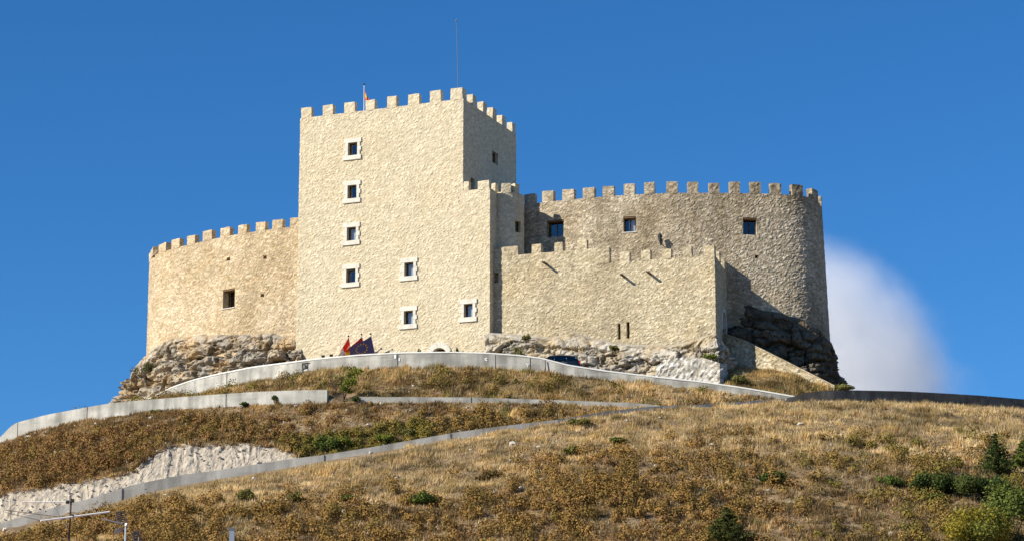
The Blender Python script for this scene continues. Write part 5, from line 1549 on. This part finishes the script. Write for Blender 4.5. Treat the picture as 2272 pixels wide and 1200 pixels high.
grid((291, 1183, 0), (306, 1177, .1), (314, 1198, .1), (299, 1204, 0), 5, 'grid_reflector', M['dull_steel'])

b3 = A(515, 1230); b3.z = hz - 0.2
r = empty('service_post', b3, 'grey steel service post with cables at the bottom edge', 'post')
m = MB(); c = A(515, 1172); m.obox(Vector((c.x, c.y, 0)), t, n, -.055, .055, -.05, .05, b3.z, c.z); m.build('post', M['steel'], r)
m = MB(); m.obox(c, t, n, -.085, .06, -.06, .06, -.04, .02); m.build('cap', M['dull_steel'], r)
m = MB(); m.tube([A(511, 1173), A(490, 1184), A(462, 1198), A(430, 1214)], .008, 5); m.tube([A(511, 1180), A(506, 1190), A(500, 1214)], .008, 5); m.build('cable', M['black'], r)

# ================================================================== CLOUD
def cloud():
    D = 1500.0; c = P(1690, 1010, D); sc = D / F / 0.985
    me = bpy.data.meshes.new('cloud'); mb = MB(); mb.sphere((0, 0, 0), 1.0, 32, 18)
    me.from_pydata(mb.v, [], mb.f)
    o = bpy.data.objects.new('cloud', me); COL.objects.link(o); o.location = c; o.scale = (575 * sc, 240 * sc, 590 * sc)
    m = bpy.data.materials.new('cloud_vapour'); m.use_nodes = True; nt = m.node_tree; nt.nodes.clear()
    out = nt.nodes.new("ShaderNodeOutputMaterial"); v = nt.nodes.new("ShaderNodeVolumePrincipled")
    v.inputs["Color"].default_value = (1, 1, 1, 1); v.inputs["Anisotropy"].default_value = -0.05
    tc = nt.nodes.new("ShaderNodeTexCoord")
    ln = nt.nodes.new("ShaderNodeVectorMath"); ln.operation = 'LENGTH'; nt.links.new(tc.outputs["Object"], ln.inputs[0])
    ns = N(nt, "ShaderNodeTexNoise", Scale=2.2, Detail=8, Roughness=0.62); nt.links.new(tc.outputs["Object"], ns.inputs["Vector"])
    ma = nt.nodes.new("ShaderNodeMath"); ma.operation = 'MULTIPLY_ADD'; nt.links.new(ns.outputs["Fac"], ma.inputs[0]); ma.inputs[1].default_value = 0.62; dt_ = nt.nodes.new("ShaderNodeVectorMath"); dt_.operation = 'DOT_PRODUCT'; nt.links.new(tc.outputs["Object"], dt_.inputs[0]); dt_.inputs[1].default_value = (0.78, 0.0, 0.78)
    mx_ = nt.nodes.new("ShaderNodeMath"); mx_.operation = 'SMOOTH_MAX'; mx_.inputs[2].default_value = 0.1; nt.links.new(ln.outputs["Value"], mx_.inputs[0]); nt.links.new(dt_.outputs["Value"], mx_.inputs[1])
    nt.links.new(mx_.outputs[0], ma.inputs[2])
    mr = nt.nodes.new("ShaderNodeMapRange"); mr.interpolation_type = 'SMOOTHSTEP'; nt.links.new(ma.outputs[0], mr.inputs[0]); mr.inputs[1].default_value = 1.24; mr.inputs[2].default_value = 0.86; mr.inputs[3].default_value = 0.0; mr.inputs[4].default_value = 0.06
    nt.links.new(mr.outputs[0], v.inputs["Density"]); nt.links.new(v.outputs[0], out.inputs["Volume"])
    me.materials.append(m)
    tag(o, 'soft white cloud rising behind the weathered tower at right', 'cloud')
cloud()

# ================================================================== LIGHT, SKY, RENDER
SUN_EL = math.radians(30); SUN_AZ_LEFT = math.radians(63)     # degrees left of straight behind the camera
sun_dir = Vector((-math.sin(SUN_AZ_LEFT) * math.cos(SUN_EL), -math.cos(SUN_AZ_LEFT) * math.cos(SUN_EL), math.sin(SUN_EL)))
ld = bpy.data.lights.new("sun", 'SUN'); ld.energy = 5.0; ld.angle = math.radians(0.5); ld.color = (1.0, 0.94, 0.83)
lo_ = bpy.data.objects.new("sun", ld); COL.objects.link(lo_); lo_.rotation_euler = sun_dir.to_track_quat('Z', 'Y').to_euler(); lo_.location = (-60, 20, 90)
w = bpy.data.worlds.new("World"); scene.world = w; w.use_nodes = True
nt = w.node_tree; bg = nt.nodes["Background"]
sky = nt.nodes.new("ShaderNodeTexSky"); sky.sky_type = 'NISHITA'; sky.sun_disc = False
sky.sun_elevation = SUN_EL
sky.sun_rotation = math.atan2(sun_dir.x, sun_dir.y)
sky.altitude = 900; sky.air_density = 1.0; sky.dust_density = 0.0; sky.ozone_density = 10.0
hs = nt.nodes.new("ShaderNodeHueSaturation"); hs.inputs["Hue"].default_value = 0.498; hs.inputs["Saturation"].default_value = 1.10; hs.inputs["Value"].default_value = 1.0
nt.links.new(sky.outputs["Color"], hs.inputs["Color"]); nt.links.new(hs.outputs["Color"], bg.inputs["Color"]); bg.inputs["Strength"].default_value = 0.095
scene.view_settings.view_transform = 'Standard'; scene.view_settings.look = 'None'; scene.view_settings.exposure = 0.45; scene.view_settings.gamma = 1.0
scene.render.engine = 'CYCLES'
scene.cycles.use_denoising = True
scene.cycles.max_bounces = 8; scene.cycles.transparent_max_bounces = 12; scene.cycles.volume_bounces = 8
